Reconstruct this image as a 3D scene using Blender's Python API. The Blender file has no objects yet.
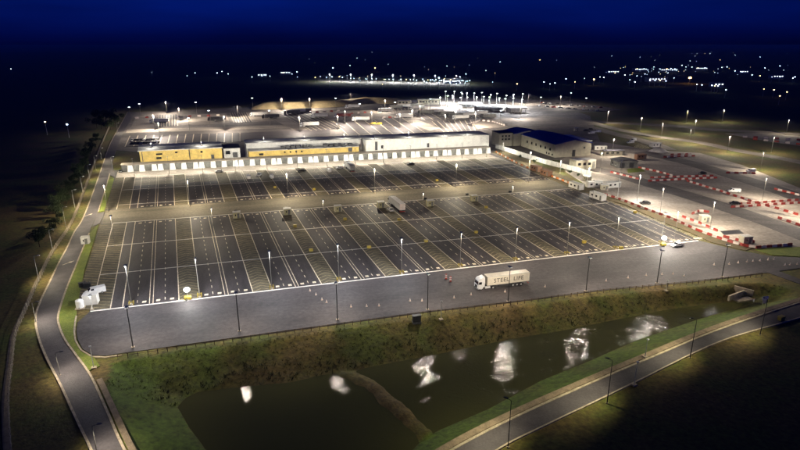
import bpy, bmesh, math, random
import numpy as np
from mathutils import Vector, Matrix
from mathutils.geometry import tessellate_polygon
random.seed(7); RNG = np.random.default_rng(7)
R = math.radians
sc = bpy.context.scene
COL = sc.collection

# ---------------------------------------------------------------- camera
CAM_H, FPX, HOR = 68.0, 560.0, 45.0            # drone height (m), focal length in 800-px pixels, horizon row
PITCH = math.atan((225 - HOR) / FPX)
cam = bpy.data.cameras.new('camera'); camo = bpy.data.objects.new('camera', cam); COL.objects.link(camo)
camo.location = (0, 0, CAM_H); camo.rotation_euler = (math.pi / 2 - PITCH, 0, 0)
cam.sensor_width = 36; cam.lens = 36 * FPX / 800; cam.clip_start = 0.5; cam.clip_end = 60000
sc.camera = camo

# ---------------------------------------------------------------- sky (late dusk)
world = bpy.data.worlds.new('World'); sc.world = world; world.use_nodes = True
wn = world.node_tree; wn.nodes.clear()
sky = wn.nodes.new('ShaderNodeTexSky'); sky.sky_type = 'NISHITA'; sky.sun_disc = False
sky.sun_elevation = R(3); sky.sun_rotation = R(160); sky.altitude = 50; sky.air_density = 1.0; sky.dust_density = 0.3; sky.ozone_density = 4
tint = wn.nodes.new('ShaderNodeMix'); tint.data_type = 'RGBA'; tint.blend_type = 'MULTIPLY'; tint.inputs[0].default_value = 1
geo = wn.nodes.new('ShaderNodeTexCoord'); sep = wn.nodes.new('ShaderNodeSeparateXYZ')
ramp = wn.nodes.new('ShaderNodeValToRGB')
bw = wn.nodes.new('ShaderNodeRGBToBW')
cr = ramp.color_ramp
cr.elements[0].position = 0.0; cr.elements[0].color = (0.002, 0.014, 0.34, 1)
cr.elements[1].position = 0.10; cr.elements[1].color = (0.004, 0.065, 1.0, 1)
cn = wn.nodes.new('ShaderNodeTexNoise'); cn.inputs['Scale'].default_value = 2.2; cn.inputs['Detail'].default_value = 4
cmap = wn.nodes.new('ShaderNodeMapping'); cmap.inputs['Scale'].default_value = (1, 1, 7)
cmr = wn.nodes.new('ShaderNodeMapRange'); cmr.inputs['From Min'].default_value = 0.3; cmr.inputs['From Max'].default_value = 0.7
cmr.inputs['To Min'].default_value = 0.65; cmr.inputs['To Max'].default_value = 1.35
cmul = wn.nodes.new('ShaderNodeMix'); cmul.data_type = 'RGBA'; cmul.blend_type = 'MULTIPLY'; cmul.inputs[0].default_value = 1
bg = wn.nodes.new('ShaderNodeBackground'); bg.inputs['Strength'].default_value = 0.11
wo = wn.nodes.new('ShaderNodeOutputWorld')
L = wn.links.new
L(geo.outputs['Generated'], sep.inputs[0]); L(sep.outputs['Z'], ramp.inputs[0])
L(geo.outputs['Generated'], cmap.inputs[0]); L(cmap.outputs[0], cn.inputs['Vector']); L(cn.outputs['Fac'], cmr.inputs['Value'])
L(sky.outputs[0], bw.inputs[0]); L(bw.outputs[0], tint.inputs[6]); L(ramp.outputs[0], tint.inputs[7])
L(tint.outputs[2], cmul.inputs[6]); L(cmr.outputs[0], cmul.inputs[7])
L(cmul.outputs[2], bg.inputs['Color']); L(bg.outputs[0], wo.inputs[0])
sc.view_settings.view_transform = 'Standard'; sc.view_settings.look = 'None'
sc.view_settings.exposure = 0; sc.view_settings.gamma = 1
sc.render.engine = 'CYCLES'
sc.cycles.use_denoising = True
sc.cycles.max_bounces = 4; sc.cycles.diffuse_bounces = 2; sc.cycles.glossy_bounces = 2; sc.cycles.transmission_bounces = 2
sc.cycles.caustics_reflective = False; sc.cycles.caustics_refractive = False
sc.cycles.sample_clamp_indirect = 4; sc.cycles.sample_clamp_direct = 0
PW = 1.0                                        # overall lamp power

# ---------------------------------------------------------------- survey: pixel rays meet the ground; the bay grid (u along the rows, v away)
def G(px, py, z=0.0):
    a = (px - 400) / FPX; b = (py - 225) / FPX; cp, sp = math.cos(PITCH), math.sin(PITCH)
    t = (z - CAM_H) / (-sp - b * cp)
    return (a * t, (cp - b * sp) * t)
HM = np.array([[0.99104889, -0.3561091, -0.58705208], [0.31819619, 0.90806044, 1.43017159], [0.01483996, -0.06054649, 1.0]])
HI = np.linalg.inv(HM)
def S(u, v):
    w = HM @ np.array([u / 100, v / 100, 1.0]); return (w[0] / w[2] * 100, w[1] / w[2] * 100)
def SI(x, y):
    w = HI @ np.array([x / 100, y / 100, 1.0]); return (w[0] / w[2] * 100, w[1] / w[2] * 100)
def yaw_u(u, v):
    a = S(u - 1, v); b = S(u + 1, v); return math.atan2(b[1] - a[1], b[0] - a[0])
def yaw_v(u, v):
    a = S(u, v - 1); b = S(u, v + 1); return math.atan2(b[1] - a[1], b[0] - a[0])

# ---------------------------------------------------------------- materials
MATS = {}
def mat(name, col, rough=0.8, var=0.25, scale=0.5, col2=None, bump=0.0, bscale=8.0, metal=0.0, emit=0.0, spec=0.5, stretch=None):
    if name in MATS: return MATS[name]
    m = bpy.data.materials.new(name); m.use_nodes = True; nt = m.node_tree
    b = nt.nodes['Principled BSDF']; b.inputs['Roughness'].default_value = rough; b.inputs['Metallic'].default_value = metal
    b.inputs['Specular IOR Level'].default_value = spec
    if emit:
        b.inputs['Base Color'].default_value = (*col, 1)
        b.inputs['Emission Color'].default_value = (*col, 1); b.inputs['Emission Strength'].default_value = emit
    else:
        tc = nt.nodes.new('ShaderNodeNewGeometry'); vec = tc.outputs['Position']
        if stretch:
            mp = nt.nodes.new('ShaderNodeMapping'); mp.inputs['Scale'].default_value = stretch[:3]; mp.inputs['Rotation'].default_value = (0, 0, stretch[3])
            mp.vector_type = 'TEXTURE'
            nt.links.new(vec, mp.inputs[0]); vec = mp.outputs[0]
        n1 = nt.nodes.new('ShaderNodeTexNoise'); n1.inputs['Scale'].default_value = scale; n1.inputs['Detail'].default_value = 7
        n1.inputs['Roughness'].default_value = 0.65
        nt.links.new(vec, n1.inputs['Vector'])
        rp = nt.nodes.new('ShaderNodeValToRGB'); c2 = col2 or tuple(c * (1 - var) for c in col); c1 = col if col2 else tuple(min(1, c * (1 + var)) for c in col)
        rp.color_ramp.elements[0].position = 0.36; rp.color_ramp.elements[0].color = (*c2, 1)
        rp.color_ramp.elements[1].position = 0.64; rp.color_ramp.elements[1].color = (*c1, 1)
        nt.links.new(n1.outputs['Fac'], rp.inputs[0]); out = rp.outputs[0]
        n2 = nt.nodes.new('ShaderNodeTexNoise'); n2.inputs['Scale'].default_value = scale * 9; n2.inputs['Detail'].default_value = 5
        nt.links.new(tc.outputs['Position'], n2.inputs['Vector'])
        mr = nt.nodes.new('ShaderNodeMapRange'); mr.inputs['From Min'].default_value = 0.3; mr.inputs['From Max'].default_value = 0.7
        mr.inputs['To Min'].default_value = 1 - var * 0.8; mr.inputs['To Max'].default_value = 1 + var * 0.8
        nt.links.new(n2.outputs['Fac'], mr.inputs['Value'])
        mx = nt.nodes.new('ShaderNodeMix'); mx.data_type = 'RGBA'; mx.blend_type = 'MULTIPLY'; mx.inputs[0].default_value = 1
        nt.links.new(out, mx.inputs[6]); nt.links.new(mr.outputs[0], mx.inputs[7])
        nt.links.new(mx.outputs[2], b.inputs['Base Color'])
        if bump:
            n3 = nt.nodes.new('ShaderNodeTexNoise'); n3.inputs['Scale'].default_value = bscale; n3.inputs['Detail'].default_value = 4
            nt.links.new(tc.outputs['Position'], n3.inputs['Vector'])
            bp = nt.nodes.new('ShaderNodeBump'); bp.inputs['Strength'].default_value = bump; bp.inputs['Distance'].default_value = 0.3
            nt.links.new(n3.outputs['Fac'], bp.inputs['Height']); nt.links.new(bp.outputs[0], b.inputs['Normal'])
    MATS[name] = m; return m
SITE = yaw_u(70, 40)
M_ASPH = mat('asphalt', (0.058, 0.050, 0.051), 0.72, 0.40, 0.10, bump=0.25, bscale=3, stretch=(3.0, 1.0, 1.0, SITE))
M_LANE = mat('lane_asphalt', (0.036, 0.030, 0.031), 0.7, 0.5, 0.22, bump=0.25, bscale=3, stretch=(1.0, 6.0, 1.0, SITE))
M_ZONE = mat('zone_concrete', (0.080, 0.067, 0.040), 0.85, 0.4, 0.30)
M_CONC = mat('yard_concrete', (0.33, 0.285, 0.235), 0.85, 0.28, 0.08, bump=0.1, bscale=2, stretch=(4.0, 1.0, 1.0, SITE - 0.6))
M_FAR = mat('worn_asphalt', (0.15, 0.13, 0.115), 0.85, 0.45, 0.04, stretch=(5.0, 1.0, 1.0, SITE))
M_ROAD = mat('road_asphalt', (0.085, 0.075, 0.078), 0.75, 0.22, 0.25, bump=0.2, bscale=3)
M_ROADL = mat('pale_road', (0.20, 0.17, 0.14), 0.85, 0.25, 0.1)
M_KERB = mat('kerb_concrete', (0.42, 0.35, 0.25), 0.85, 0.3, 0.8)
M_PATH = mat('path_gravel', (0.26, 0.20, 0.13), 0.9, 0.3, 0.6)
M_LINE = mat('white_paint', (0.66, 0.58, 0.42), 0.6, 0.35, 1.0)
M_LINEF = mat('edge_paint', (0.78, 0.74, 0.66), 0.6, 0.2, 1.0)
M_HATCH = mat('hatch_paint', (0.27, 0.225, 0.125), 0.7, 0.5, 0.7)
M_GRASS = mat('grass_green', (0.19, 0.22, 0.034), 0.95, 0.3, 0.35, col2=(0.115, 0.16, 0.02), bump=0.6, bscale=2)
M_VERGE = mat('grass_dry', (0.15, 0.105, 0.05), 0.95, 0.35, 0.3, col2=(0.085, 0.075, 0.028), bump=0.6, bscale=2)
M_WHITE = mat('white_cladding', (0.78, 0.76, 0.70), 0.55, 0.10, 0.5)
M_YEL = mat('yellow_cladding', (0.60, 0.43, 0.12), 0.6, 0.22, 0.35)
M_CREAM = mat('cream_cladding', (0.50, 0.46, 0.34), 0.65, 0.15, 0.4)
M_GREYC = mat('grey_concrete', (0.17, 0.17, 0.155), 0.85, 0.3, 0.5)
M_BLUE = mat('blue_roof', (0.03, 0.05, 0.30), 0.45, 0.15, 0.5)
M_DROOF = mat('dark_roof', (0.07, 0.07, 0.085), 0.8, 0.3, 0.2)
M_LROOF = mat('pale_roof', (0.55, 0.54, 0.50), 0.7, 0.2, 0.3)
M_GLASS = mat('dark_glass', (0.012, 0.014, 0.018), 0.12, 0.1, 1)
M_STEEL = mat('galvanised_steel', (0.52, 0.52, 0.50), 0.45, 0.15, 2, metal=0.25)
M_DPOLE = mat('dark_steel', (0.06, 0.06, 0.06), 0.5, 0.15, 2, metal=0.3)
M_BLACK = mat('black_paint', (0.015, 0.015, 0.016), 0.5, 0.2, 2)
M_RUB = mat('rubber', (0.02, 0.02, 0.02), 0.85, 0.2, 3)
M_RED = mat('red_plastic', (0.36, 0.045, 0.03), 0.5, 0.25, 0.8)
M_PINK = mat('white_plastic', (0.72, 0.62, 0.55), 0.5, 0.18, 0.8)
M_REDP = mat('red_paint', (0.40, 0.05, 0.035), 0.4, 0.15, 0.8)
M_YPL = mat('yellow_plastic', (0.42, 0.32, 0.05), 0.5, 0.2, 1.5)
M_TRK = mat('trailer_cream', (0.72, 0.66, 0.54), 0.5, 0.08, 0.8)
M_CABW = mat('cab_white', (0.80, 0.80, 0.78), 0.35, 0.06, 1.0)
M_TEXT = mat('lettering_grey', (0.085, 0.075, 0.06), 0.6, 0.1, 1)
M_WOOD = mat('weathered_timber', (0.14, 0.10, 0.065), 0.9, 0.3, 1.5)
M_PFEN = mat('pale_timber', (0.34, 0.29, 0.21), 0.9, 0.3, 1.2)
M_BROWN = mat('brown_steel', (0.20, 0.10, 0.055), 0.7, 0.25, 0.8)
M_BARK = mat('bark', (0.06, 0.045, 0.03), 0.95, 0.3, 2)
M_LEAF = mat('leaf_dark', (0.05, 0.075, 0.02), 0.8, 0.4, 0.8, col2=(0.025, 0.045, 0.012))
M_SAND = mat('sand_earth', (0.42, 0.33, 0.17), 0.95, 0.25, 0.06, bump=0.4, bscale=0.6)
M_ORANGE = mat('orange_plastic', (0.62, 0.20, 0.05), 0.5, 0.25, 0.8)
def lampmat(name, col, s): return mat(name, col, emit=s)
E_COOL = lampmat('lens_cool', (0.86, 0.93, 1.0), 12)
E_DIM = lampmat('lens_dim', (1.0, 0.95, 0.85), 1.6)
M_GALV = mat('weathered_steel', (0.20, 0.19, 0.17), 0.6, 0.15, 2)
E_WARM = lampmat('lens_warm', (1.0, 0.80, 0.50), 45)
E_NEUT = lampmat('lens_neutral', (1.0, 0.93, 0.80), 10)
E_BALL = lampmat('balloon_glow', (1.0, 0.99, 0.95), 9)
E_TOWN = lampmat('town_cool', (0.55, 0.74, 1.0), 14)
E_TOWNW = lampmat('town_warm', (1.0, 0.70, 0.34), 12)
E_ORAN = lampmat('town_orange', (1.0, 0.52, 0.16), 30)

# ---------------------------------------------------------------- mesh helpers
class MB:
    def __init__(s): s.v = []; s.f = []; s.m = []
    def quad(s, pts, mi=0):
        n = len(s.v); s.v += [tuple(p) for p in pts]; s.f.append(tuple(range(n, n + len(pts)))); s.m.append(mi); return s
    def box(s, c, d, mi=0, rz=0, rx=0, ry=0):
        X, Y, Z = d[0] / 2, d[1] / 2, d[2] / 2
        M = Matrix.Translation(c) @ Matrix.Rotation(rz, 4, 'Z') @ Matrix.Rotation(ry, 4, 'Y') @ Matrix.Rotation(rx, 4, 'X')
        n = len(s.v)
        for z in (-Z, Z):
            for x, y in ((-X, -Y), (X, -Y), (X, Y), (-X, Y)): s.v.append(tuple(M @ Vector((x, y, z))))
        for q in ((0, 3, 2, 1), (4, 5, 6, 7), (0, 1, 5, 4), (1, 2, 6, 5), (2, 3, 7, 6), (3, 0, 4, 7)):
            s.f.append(tuple(n + i for i in q)); s.m.append(mi)
        return s
    def tube(s, a, b, r0, r1=None, n=8, mi=0):
        r1 = r0 if r1 is None else r1; a = Vector(a); b = Vector(b); d = (b - a).normalized()
        x = d.orthogonal().normalized(); y = d.cross(x); k = len(s.v)
        for c, r in ((a, r0), (b, r1)):
            for i in range(n):
                t = 2 * math.pi * i / n; s.v.append(tuple(c + (x * math.cos(t) + y * math.sin(t)) * r))
        for i in range(n):
            j = (i + 1) % n; s.f.append((k + i, k + j, k + n + j, k + n + i)); s.m.append(mi)
        s.f.append(tuple(k + i for i in reversed(range(n)))); s.m.append(mi)
        s.f.append(tuple(k + n + i for i in range(n))); s.m.append(mi)
        return s
    def prism(s, prof, y0, y1, mi=0):                      # profile in x,z extruded along y
        n = len(s.v); k = len(prof)
        for y in (y0, y1):
            for x, z in prof: s.v.append((x, y, z))
        for i in range(k):
            j = (i + 1) % k; s.f.append((n + i, n + j, n + k + j, n + k + i)); s.m.append(mi)
        s.f.append(tuple(n + i for i in reversed(range(k)))); s.m.append(mi)
        s.f.append(tuple(n + k + i for i in range(k))); s.m.append(mi)
        return s
    def mesh(s, name, mats):
        me = bpy.data.meshes.new(name); me.from_pydata(s.v, [], s.f)
        for m in (mats if isinstance(mats, (list, tuple)) else [mats]): me.materials.append(m)
        if any(s.m): me.polygons.foreach_set('material_index', s.m)
        bm = bmesh.new(); bm.from_mesh(me); bmesh.ops.recalc_face_normals(bm, faces=bm.faces); bm.to_mesh(me); bm.free()
        me.update(); return me
def link(name, me, parent=None, loc=(0, 0, 0), rz=0.0):
    o = bpy.data.objects.new(name, me); COL.objects.link(o); o.location = loc; o.rotation_euler = (0, 0, rz)
    if parent: o.parent = parent
    return o
def tag(o, label=None, cat=None, group=None, kind=None):
    if label: o['label'] = label
    if cat: o['category'] = cat
    if group: o['group'] = group
    if kind: o['kind'] = kind
    return o
def part(name, mb, m, subs=()): return (name, mb.mesh(name, m), list(subs))   # a part: (name, mesh or light, sub-parts)
def thing(name, parts, loc, rz, label, cat, group=None, sc_=1.0):
    e = bpy.data.objects.new(name, None); COL.objects.link(e); e.location = loc; e.rotation_euler = (0, 0, rz); e.empty_display_size = 0.5
    if sc_ != 1.0: e.scale = (sc_,) * 3
    tag(e, label, cat, group)
    for p in parts:
        nm, me, subs = p[:3]
        o = link(nm, me, e, p[3] if len(p) > 3 else (0, 0, 0))
        if len(p) > 4: o.rotation_euler = p[4]
        for sn, sm, _ in subs: link(sn, sm, o)
    return e
def one(name, me, loc, rz, label, cat, group=None): return tag(link(name, me, None, loc, rz), label, cat, group)
ORD = 'first second third fourth fifth sixth seventh eighth ninth tenth eleventh twelfth thirteenth fourteenth fifteenth sixteenth seventeenth eighteenth nineteenth twentieth'.split()

# ---------------------------------------------------------------- flat surfaces
def slab(name, pts, z, m, thick=0.3, parent=None, kind='structure'):
    pts = [Vector((p[0], p[1], 0)) for p in pts]; tr = tessellate_polygon([pts]); n = len(pts)
    v = [(p.x, p.y, z) for p in pts] + [(p.x, p.y, z - thick) for p in pts]
    f = []
    for t in tr:
        a, b, c = t
        nz = (pts[b] - pts[a]).cross(pts[c] - pts[a]).z
        f.append(t if nz > 0 else (a, c, b))
    area = sum(pts[i].x * pts[(i + 1) % n].y - pts[(i + 1) % n].x * pts[i].y for i in range(n))
    for i in range(n):
        j = (i + 1) % n
        f.append((i, n + i, n + j, j) if area > 0 else (i, j, n + j, n + i))
    me = bpy.data.meshes.new(name); me.from_pydata(v, [], f); me.materials.append(m)
    o = link(name, me, parent)
    if not parent: tag(o, kind=kind)
    return o
def smooth(pts, n=6):                                        # Catmull-Rom through ground points
    P = [np.array(p, float) for p in pts]; P = [2 * P[0] - P[1]] + P + [2 * P[-1] - P[-2]]; out = []
    for i in range(1, len(P) - 2):
        for k in range(n):
            t = k / n
            out.append(0.5 * ((2 * P[i]) + (P[i + 1] - P[i - 1]) * t + (2 * P[i - 1] - 5 * P[i] + 4 * P[i + 1] - P[i + 2]) * t * t + (3 * P[i] - P[i - 1] - 3 * P[i + 1] + P[i + 2]) * t ** 3))
    out.append(P[-2]); return [tuple(p) for p in out]
def offset(line, d):                                         # d to the left of the walking direction
    out = []
    for i, p in enumerate(line):
        a = np.array(line[max(0, i - 1)]); b = np.array(line[min(len(line) - 1, i + 1)]); t = (b - a) / np.linalg.norm(b - a)
        out.append((p[0] - t[1] * d, p[1] + t[0] * d))
    return out
def ribbon(name, A, B, z, m, thick=0.3, parent=None, kind='structure'):
    n = len(A); v = [(*p, z) for p in A] + [(*p, z) for p in B] + [(*p, z - thick) for p in A] + [(*p, z - thick) for p in B]; f = []
    for i in range(n - 1):
        f += [(i, i + 1, n + i + 1, n + i), (i, 2 * n + i, 2 * n + i + 1, i + 1), (n + i, n + i + 1, 3 * n + i + 1, 3 * n + i)]
    me = bpy.data.meshes.new(name); me.from_pydata(v, [], f); me.materials.append(m)
    bm = bmesh.new(); bm.from_mesh(me); bmesh.ops.recalc_face_normals(bm, faces=bm.faces)
    up = sum(f_.normal.z * f_.calc_area() for f_ in bm.faces)
    if up < 0: bmesh.ops.reverse_faces(bm, faces=bm.faces)
    bm.to_mesh(me); bm.free()
    o = link(name, me, parent)
    if not parent: tag(o, kind=kind)
    return o
def along(line, step, start=0.0):
    out = []; acc = -start
    for a, b in zip(line[:-1], line[1:]):
        a = np.array(a); b = np.array(b); d = np.linalg.norm(b - a)
        while acc <= d:
            if acc >= 0: out.append((*(a + (b - a) * acc / d), math.atan2(b[1] - a[1], b[0] - a[0])))
            acc += step
        acc -= d
    return out
def px(*pts, z=0.0): return [G(a, b, z) for a, b in pts]

# ---------------------------------------------------------------- terrain with the pond basin
WZ = -4.0
north = [(178, 407), (186, 398), (199, 392), (235, 388), (290, 383), (320, 376), (348, 373), (367, 368), (444, 353), (507, 340), (560, 331), (605, 322), (670, 309), (715, 303), (751, 300)]
south = [(757, 302), (740, 307), (702, 318), (637, 340), (589, 361), (540, 381), (488, 409), (435, 432), (418, 444), (395, 470), (330, 490), (250, 480), (206, 449), (190, 428)]
WATER = np.array(px(*(north + south), z=WZ))
TOP = np.array(px((112, 362), (180, 351), (300, 334.5), (425, 317), (600, 296), (700, 287), (768, 283), (795, 290), (800, 298),
                  (722, 326), (647, 353), (590, 379), (520, 414), (448, 450), (400, 490), (250, 520), (150, 490), (122, 440), (104, 392)))
def poly_sd(P, X, Y):                                         # distance to the outline and inside mask
    d = np.full(X.shape, 1e9); ins = np.zeros(X.shape, bool); n = len(P)
    for i in range(n):
        a, b = P[i], P[(i + 1) % n]; e = b - a; L2 = e @ e
        t = np.clip(((X - a[0]) * e[0] + (Y - a[1]) * e[1]) / L2, 0, 1)
        d = np.minimum(d, np.hypot(X - a[0] - t * e[0], Y - a[1] - t * e[1]))
        c = (a[1] > Y) != (b[1] > Y)
        with np.errstate(divide='ignore', invalid='ignore'):
            xx = (b[0] - a[0]) * (Y - a[1]) / (b[1] - a[1]) + a[0]
        ins ^= c & (X < xx)
    return d, ins
def vnoise(X, Y, s, seed):
    r = np.random.default_rng(seed).random((64, 64)); gx = X / s; gy = Y / s
    i = np.floor(gx).astype(int); j = np.floor(gy).astype(int); fx = gx - i; fy = gy - j
    fx = fx * fx * (3 - 2 * fx); fy = fy * fy * (3 - 2 * fy)
    q = lambda a, b: r[a % 64, b % 64]
    return (q(i, j) * (1 - fx) + q(i + 1, j) * fx) * (1 - fy) + (q(i, j + 1) * (1 - fx) + q(i + 1, j + 1) * fx) * fy
BERM = px((346, 373), (368, 383), (392, 404), (424, 434), z=WZ)
FLAT = -0.14
def height(X, Y):
    X = np.asarray(X, float); Y = np.asarray(Y, float)
    dw, iw = poly_sd(WATER, X, Y); dt, it = poly_sd(TOP, X, Y)
    s = dw / (dw + dt + 1e-6); s = np.clip(s * 1.02, 0, 1); s = s * (0.65 + 0.35 * s * (2 - s))
    Z = np.where(it, WZ - FLAT * 0 + (FLAT - WZ) * s, FLAT)
    Z = np.where(iw, WZ - 0.25 * np.minimum(dw, 4), Z)
    rough = np.where(it & ~iw, np.minimum(1, np.minimum(dw, dt) / 2.0), 0)
    Z = Z + rough * ((vnoise(X, Y, 5.5, 1) - 0.5) * 0.4 + (vnoise(X, Y, 1.7, 2) - 0.5) * 0.1)
    db = np.full(X.shape, 1e9)
    for a, b in zip(BERM[:-1], BERM[1:]):
        a = np.array(a); b = np.array(b); e = b - a; t = np.clip(((X - a[0]) * e[0] + (Y - a[1]) * e[1]) / (e @ e), 0, 1)
        db = np.minimum(db, np.hypot(X - a[0] - t * e[0], Y - a[1] - t * e[1]))
    bz = WZ + 0.45 - np.maximum(0, db - 0.8) * 0.45 + (vnoise(X, Y, 1.9, 5) - 0.5) * 0.4
    Z = np.where(iw, np.maximum(Z, bz), Z)
    far = np.clip((np.hypot(X, Y) - 1800) / 6000, 0, 1)
    return Z + far * (vnoise(X, Y, 2600, 3) * 45 - 20)
def axis(lo, hi, step, far, neg):
    c = list(np.arange(lo, hi + 0.1, step)); s = step; x = hi
    while x < far: s = min(s * 1.35, 1500); x += s; c.append(x)
    s = step; x = lo; pre = []
    while x > neg: s = min(s * 1.35, 1500); x -= s; pre.append(x)
    return np.array(pre[::-1] + c)
xs = axis(-80, 150, 0.9, 26000, -26000); ys = axis(58, 172, 0.9, 30000, -400)
XX, YY = np.meshgrid(xs, ys); ZZ = height(XX, YY)
nx, ny = len(xs), len(ys)
V = np.stack([XX.ravel(), YY.ravel(), ZZ.ravel()], 1)
idx = np.arange(nx * ny).reshape(ny, nx)
F = np.stack([idx[:-1, :-1].ravel(), idx[:-1, 1:].ravel(), idx[1:, 1:].ravel(), idx[1:, :-1].ravel()], 1)
me = bpy.data.meshes.new('ground'); me.from_pydata(V.tolist(), [], F.tolist())
me.polygons.foreach_set('use_smooth', [True] * len(F))
mg = bpy.data.materials.new('ground_cover'); mg.use_nodes = True; nt = mg.node_tree; b = nt.nodes['Principled BSDF']; b.inputs['Roughness'].default_value = 0.95
gp = nt.nodes.new('ShaderNodeNewGeometry')
def noise_node(s, d=6):
    n = nt.nodes.new('ShaderNodeTexNoise'); n.inputs['Scale'].default_value = s; n.inputs['Detail'].default_value = d; n.inputs['Roughness'].default_value = 0.62
    nt.links.new(gp.outputs['Position'], n.inputs['Vector']); return n
r1 = nt.nodes.new('ShaderNodeValToRGB'); e = r1.color_ramp.elements
e[0].position = 0.36; e[0].color = (0.13, 0.088, 0.026, 1); e[1].position = 0.60; e[1].color = (0.08, 0.098, 0.014, 1)
x = e.new(0.48); x.color = (0.115, 0.094, 0.02, 1)
nt.links.new(noise_node(0.055, 8).outputs['Fac'], r1.inputs[0])
r2 = nt.nodes.new('ShaderNodeMapRange'); r2.inputs['From Min'].default_value = 0.3; r2.inputs['From Max'].default_value = 0.7; r2.inputs['To Min'].default_value = 0.4; r2.inputs['To Max'].default_value = 1.5
nt.links.new(noise_node(0.9, 8).outputs['Fac'], r2.inputs['Value'])
mm = nt.nodes.new('ShaderNodeMix'); mm.data_type = 'RGBA'; mm.blend_type = 'MULTIPLY'; mm.inputs[0].default_value = 1
la = nt.nodes.new('ShaderNodeAttribute'); la.attribute_name = 'lush'
lm = nt.nodes.new('ShaderNodeMix'); lm.data_type = 'RGBA'; lm.inputs[7].default_value = (0.085, 0.135, 0.014, 1)
nt.links.new(la.outputs['Fac'], lm.inputs[0]); nt.links.new(r1.outputs[0], lm.inputs[6])
nt.links.new(lm.outputs[2], mm.inputs[6]); nt.links.new(r2.outputs[0], mm.inputs[7]); nt.links.new(mm.outputs[2], b.inputs['Base Color'])
bp = nt.nodes.new('ShaderNodeBump'); bp.inputs['Strength'].default_value = 0.5; bp.inputs['Distance'].default_value = 0.3
nt.links.new(noise_node(1.6, 6).outputs['Fac'], bp.inputs['Height']); nt.links.new(bp.outputs[0], b.inputs['Normal'])
me.materials.append(mg)
_dw, _iw = poly_sd(WATER, XX, YY); _yn = np.interp(XX, [q[0] for q in sorted(px(*north, z=WZ))], [q[1] for q in sorted(px(*north, z=WZ))])
_sb = np.clip((_yn - 3 - YY) / 6, 0, 1) * (_dw < 30)                       # mown grass: south and west banks
_wb = np.clip((G(178, 407)[0] + 4 - XX) / 5, 0, 1) * np.clip((YY - 60) / 10, 0, 1) * (YY < 140)
lush = np.clip(np.maximum(_sb, _wb) * (.35 + 1.1 * vnoise(XX, YY, 7, 9)), 0, 1) * np.where(poly_sd(TOP, XX, YY)[1] & ~_iw, 1, 0)
at2 = me.attributes.new('lush', 'FLOAT', 'POINT'); at2.data.foreach_set('value', lush.ravel().astype(np.float32))
tag(link('ground', me), kind='structure')

# water sheet
mw = bpy.data.materials.new('pond_water'); mw.use_nodes = True; nt = mw.node_tree; b = nt.nodes['Principled BSDF']
b.inputs['Base Color'].default_value = (0.062, 0.062, 0.020, 1); b.inputs['Roughness'].default_value = 0.03; b.inputs['IOR'].default_value = 1.33
gp = nt.nodes.new('ShaderNodeNewGeometry')
w1 = noise_node(1.3, 5); w2 = noise_node(5.0, 3); w3 = noise_node(0.22, 2)
ad = nt.nodes.new('ShaderNodeMath'); ad.operation = 'MULTIPLY_ADD'; ad.inputs[1].default_value = 0.22
nt.links.new(w2.outputs['Fac'], ad.inputs[0]); nt.links.new(w1.outputs['Fac'], ad.inputs[2])
sx = nt.nodes.new('ShaderNodeSeparateXYZ'); nt.links.new(gp.outputs['Position'], sx.inputs[0])
wr = nt.nodes.new('ShaderNodeMapRange'); wr.inputs['From Min'].default_value = -45; wr.inputs['From Max'].default_value = 45; wr.inputs['To Min'].default_value = 0.02; wr.inputs['To Max'].default_value = 0.16
nt.links.new(sx.outputs['X'], wr.inputs['Value'])
gu = nt.nodes.new('ShaderNodeMapRange'); gu.inputs['From Min'].default_value = .36; gu.inputs['From Max'].default_value = .64; gu.inputs['To Min'].default_value = .12; gu.inputs['To Max'].default_value = 1.5
nt.links.new(w3.outputs['Fac'], gu.inputs['Value']); gm = nt.nodes.new('ShaderNodeMath'); gm.operation = 'MULTIPLY'
nt.links.new(wr.outputs[0], gm.inputs[0]); nt.links.new(gu.outputs[0], gm.inputs[1])
bp = nt.nodes.new('ShaderNodeBump'); bp.inputs['Distance'].default_value = 1.0
nt.links.new(gm.outputs[0], bp.inputs['Strength']); nt.links.new(ad.outputs[0], bp.inputs['Height']); nt.links.new(bp.outputs[0], b.inputs['Normal'])
wx0, wy0 = WATER.min(0) - 6; wx1, wy1 = WATER.max(0) + 6
# the sheet follows the pond outline, let 1.5 m into the banks
cw = WATER.mean(0)
def grow(P, d):
    P = [tuple(p) for p in P]; n = len(P); ar = sum(P[i][0] * P[(i + 1) % n][1] - P[(i + 1) % n][0] * P[i][1] for i in range(n)); out = []
    for i in range(n):
        a = np.array(P[i - 1]); c = np.array(P[(i + 1) % n]); t = (c - a) / np.linalg.norm(c - a); s = -1 if ar > 0 else 1
        out.append((P[i][0] - t[1] * d * s, P[i][1] + t[0] * d * s))
    return out
slab('water', grow(WATER, 1.5), WZ + 0.02, mw, thick=0.02)

# ---------------------------------------------------------------- paved surfaces
U0, U1 = -28.5, 173.0
lot_pts = [S(-24.4, -0.3), S(172.5, -0.3)] + [S(173.5, v) for v in (25, 50, 75)] + [S(172, 100), S(172, 163), S(-30, 163), S(-28, 120), S(-28.5, 60)]
lot = slab('parking_lot', lot_pts, 0.0, M_LANE)
apron_n = [S(u, -0.3) for u in (172.5, 140, 100, 60, 20, -24.4)]
apron_px = [(78, 322), (76.5, 331), (78, 340), (83, 349), (93, 355), (106, 355.5), (125, 352.5), (180, 345.5), (300, 329), (425, 312), (520, 301), (600, 290.5), (700, 281), (768, 272.5), (800, 284), (860, 300),
            (860, 285), (800, 279), (779, 271), (800, 268), (900, 263), (900, 250), (800, 257.5), (770, 256), (745, 251.5), (725, 247)]
slab('apron_road', apron_n + px(*apron_px), 0.004, M_ASPH)
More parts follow.
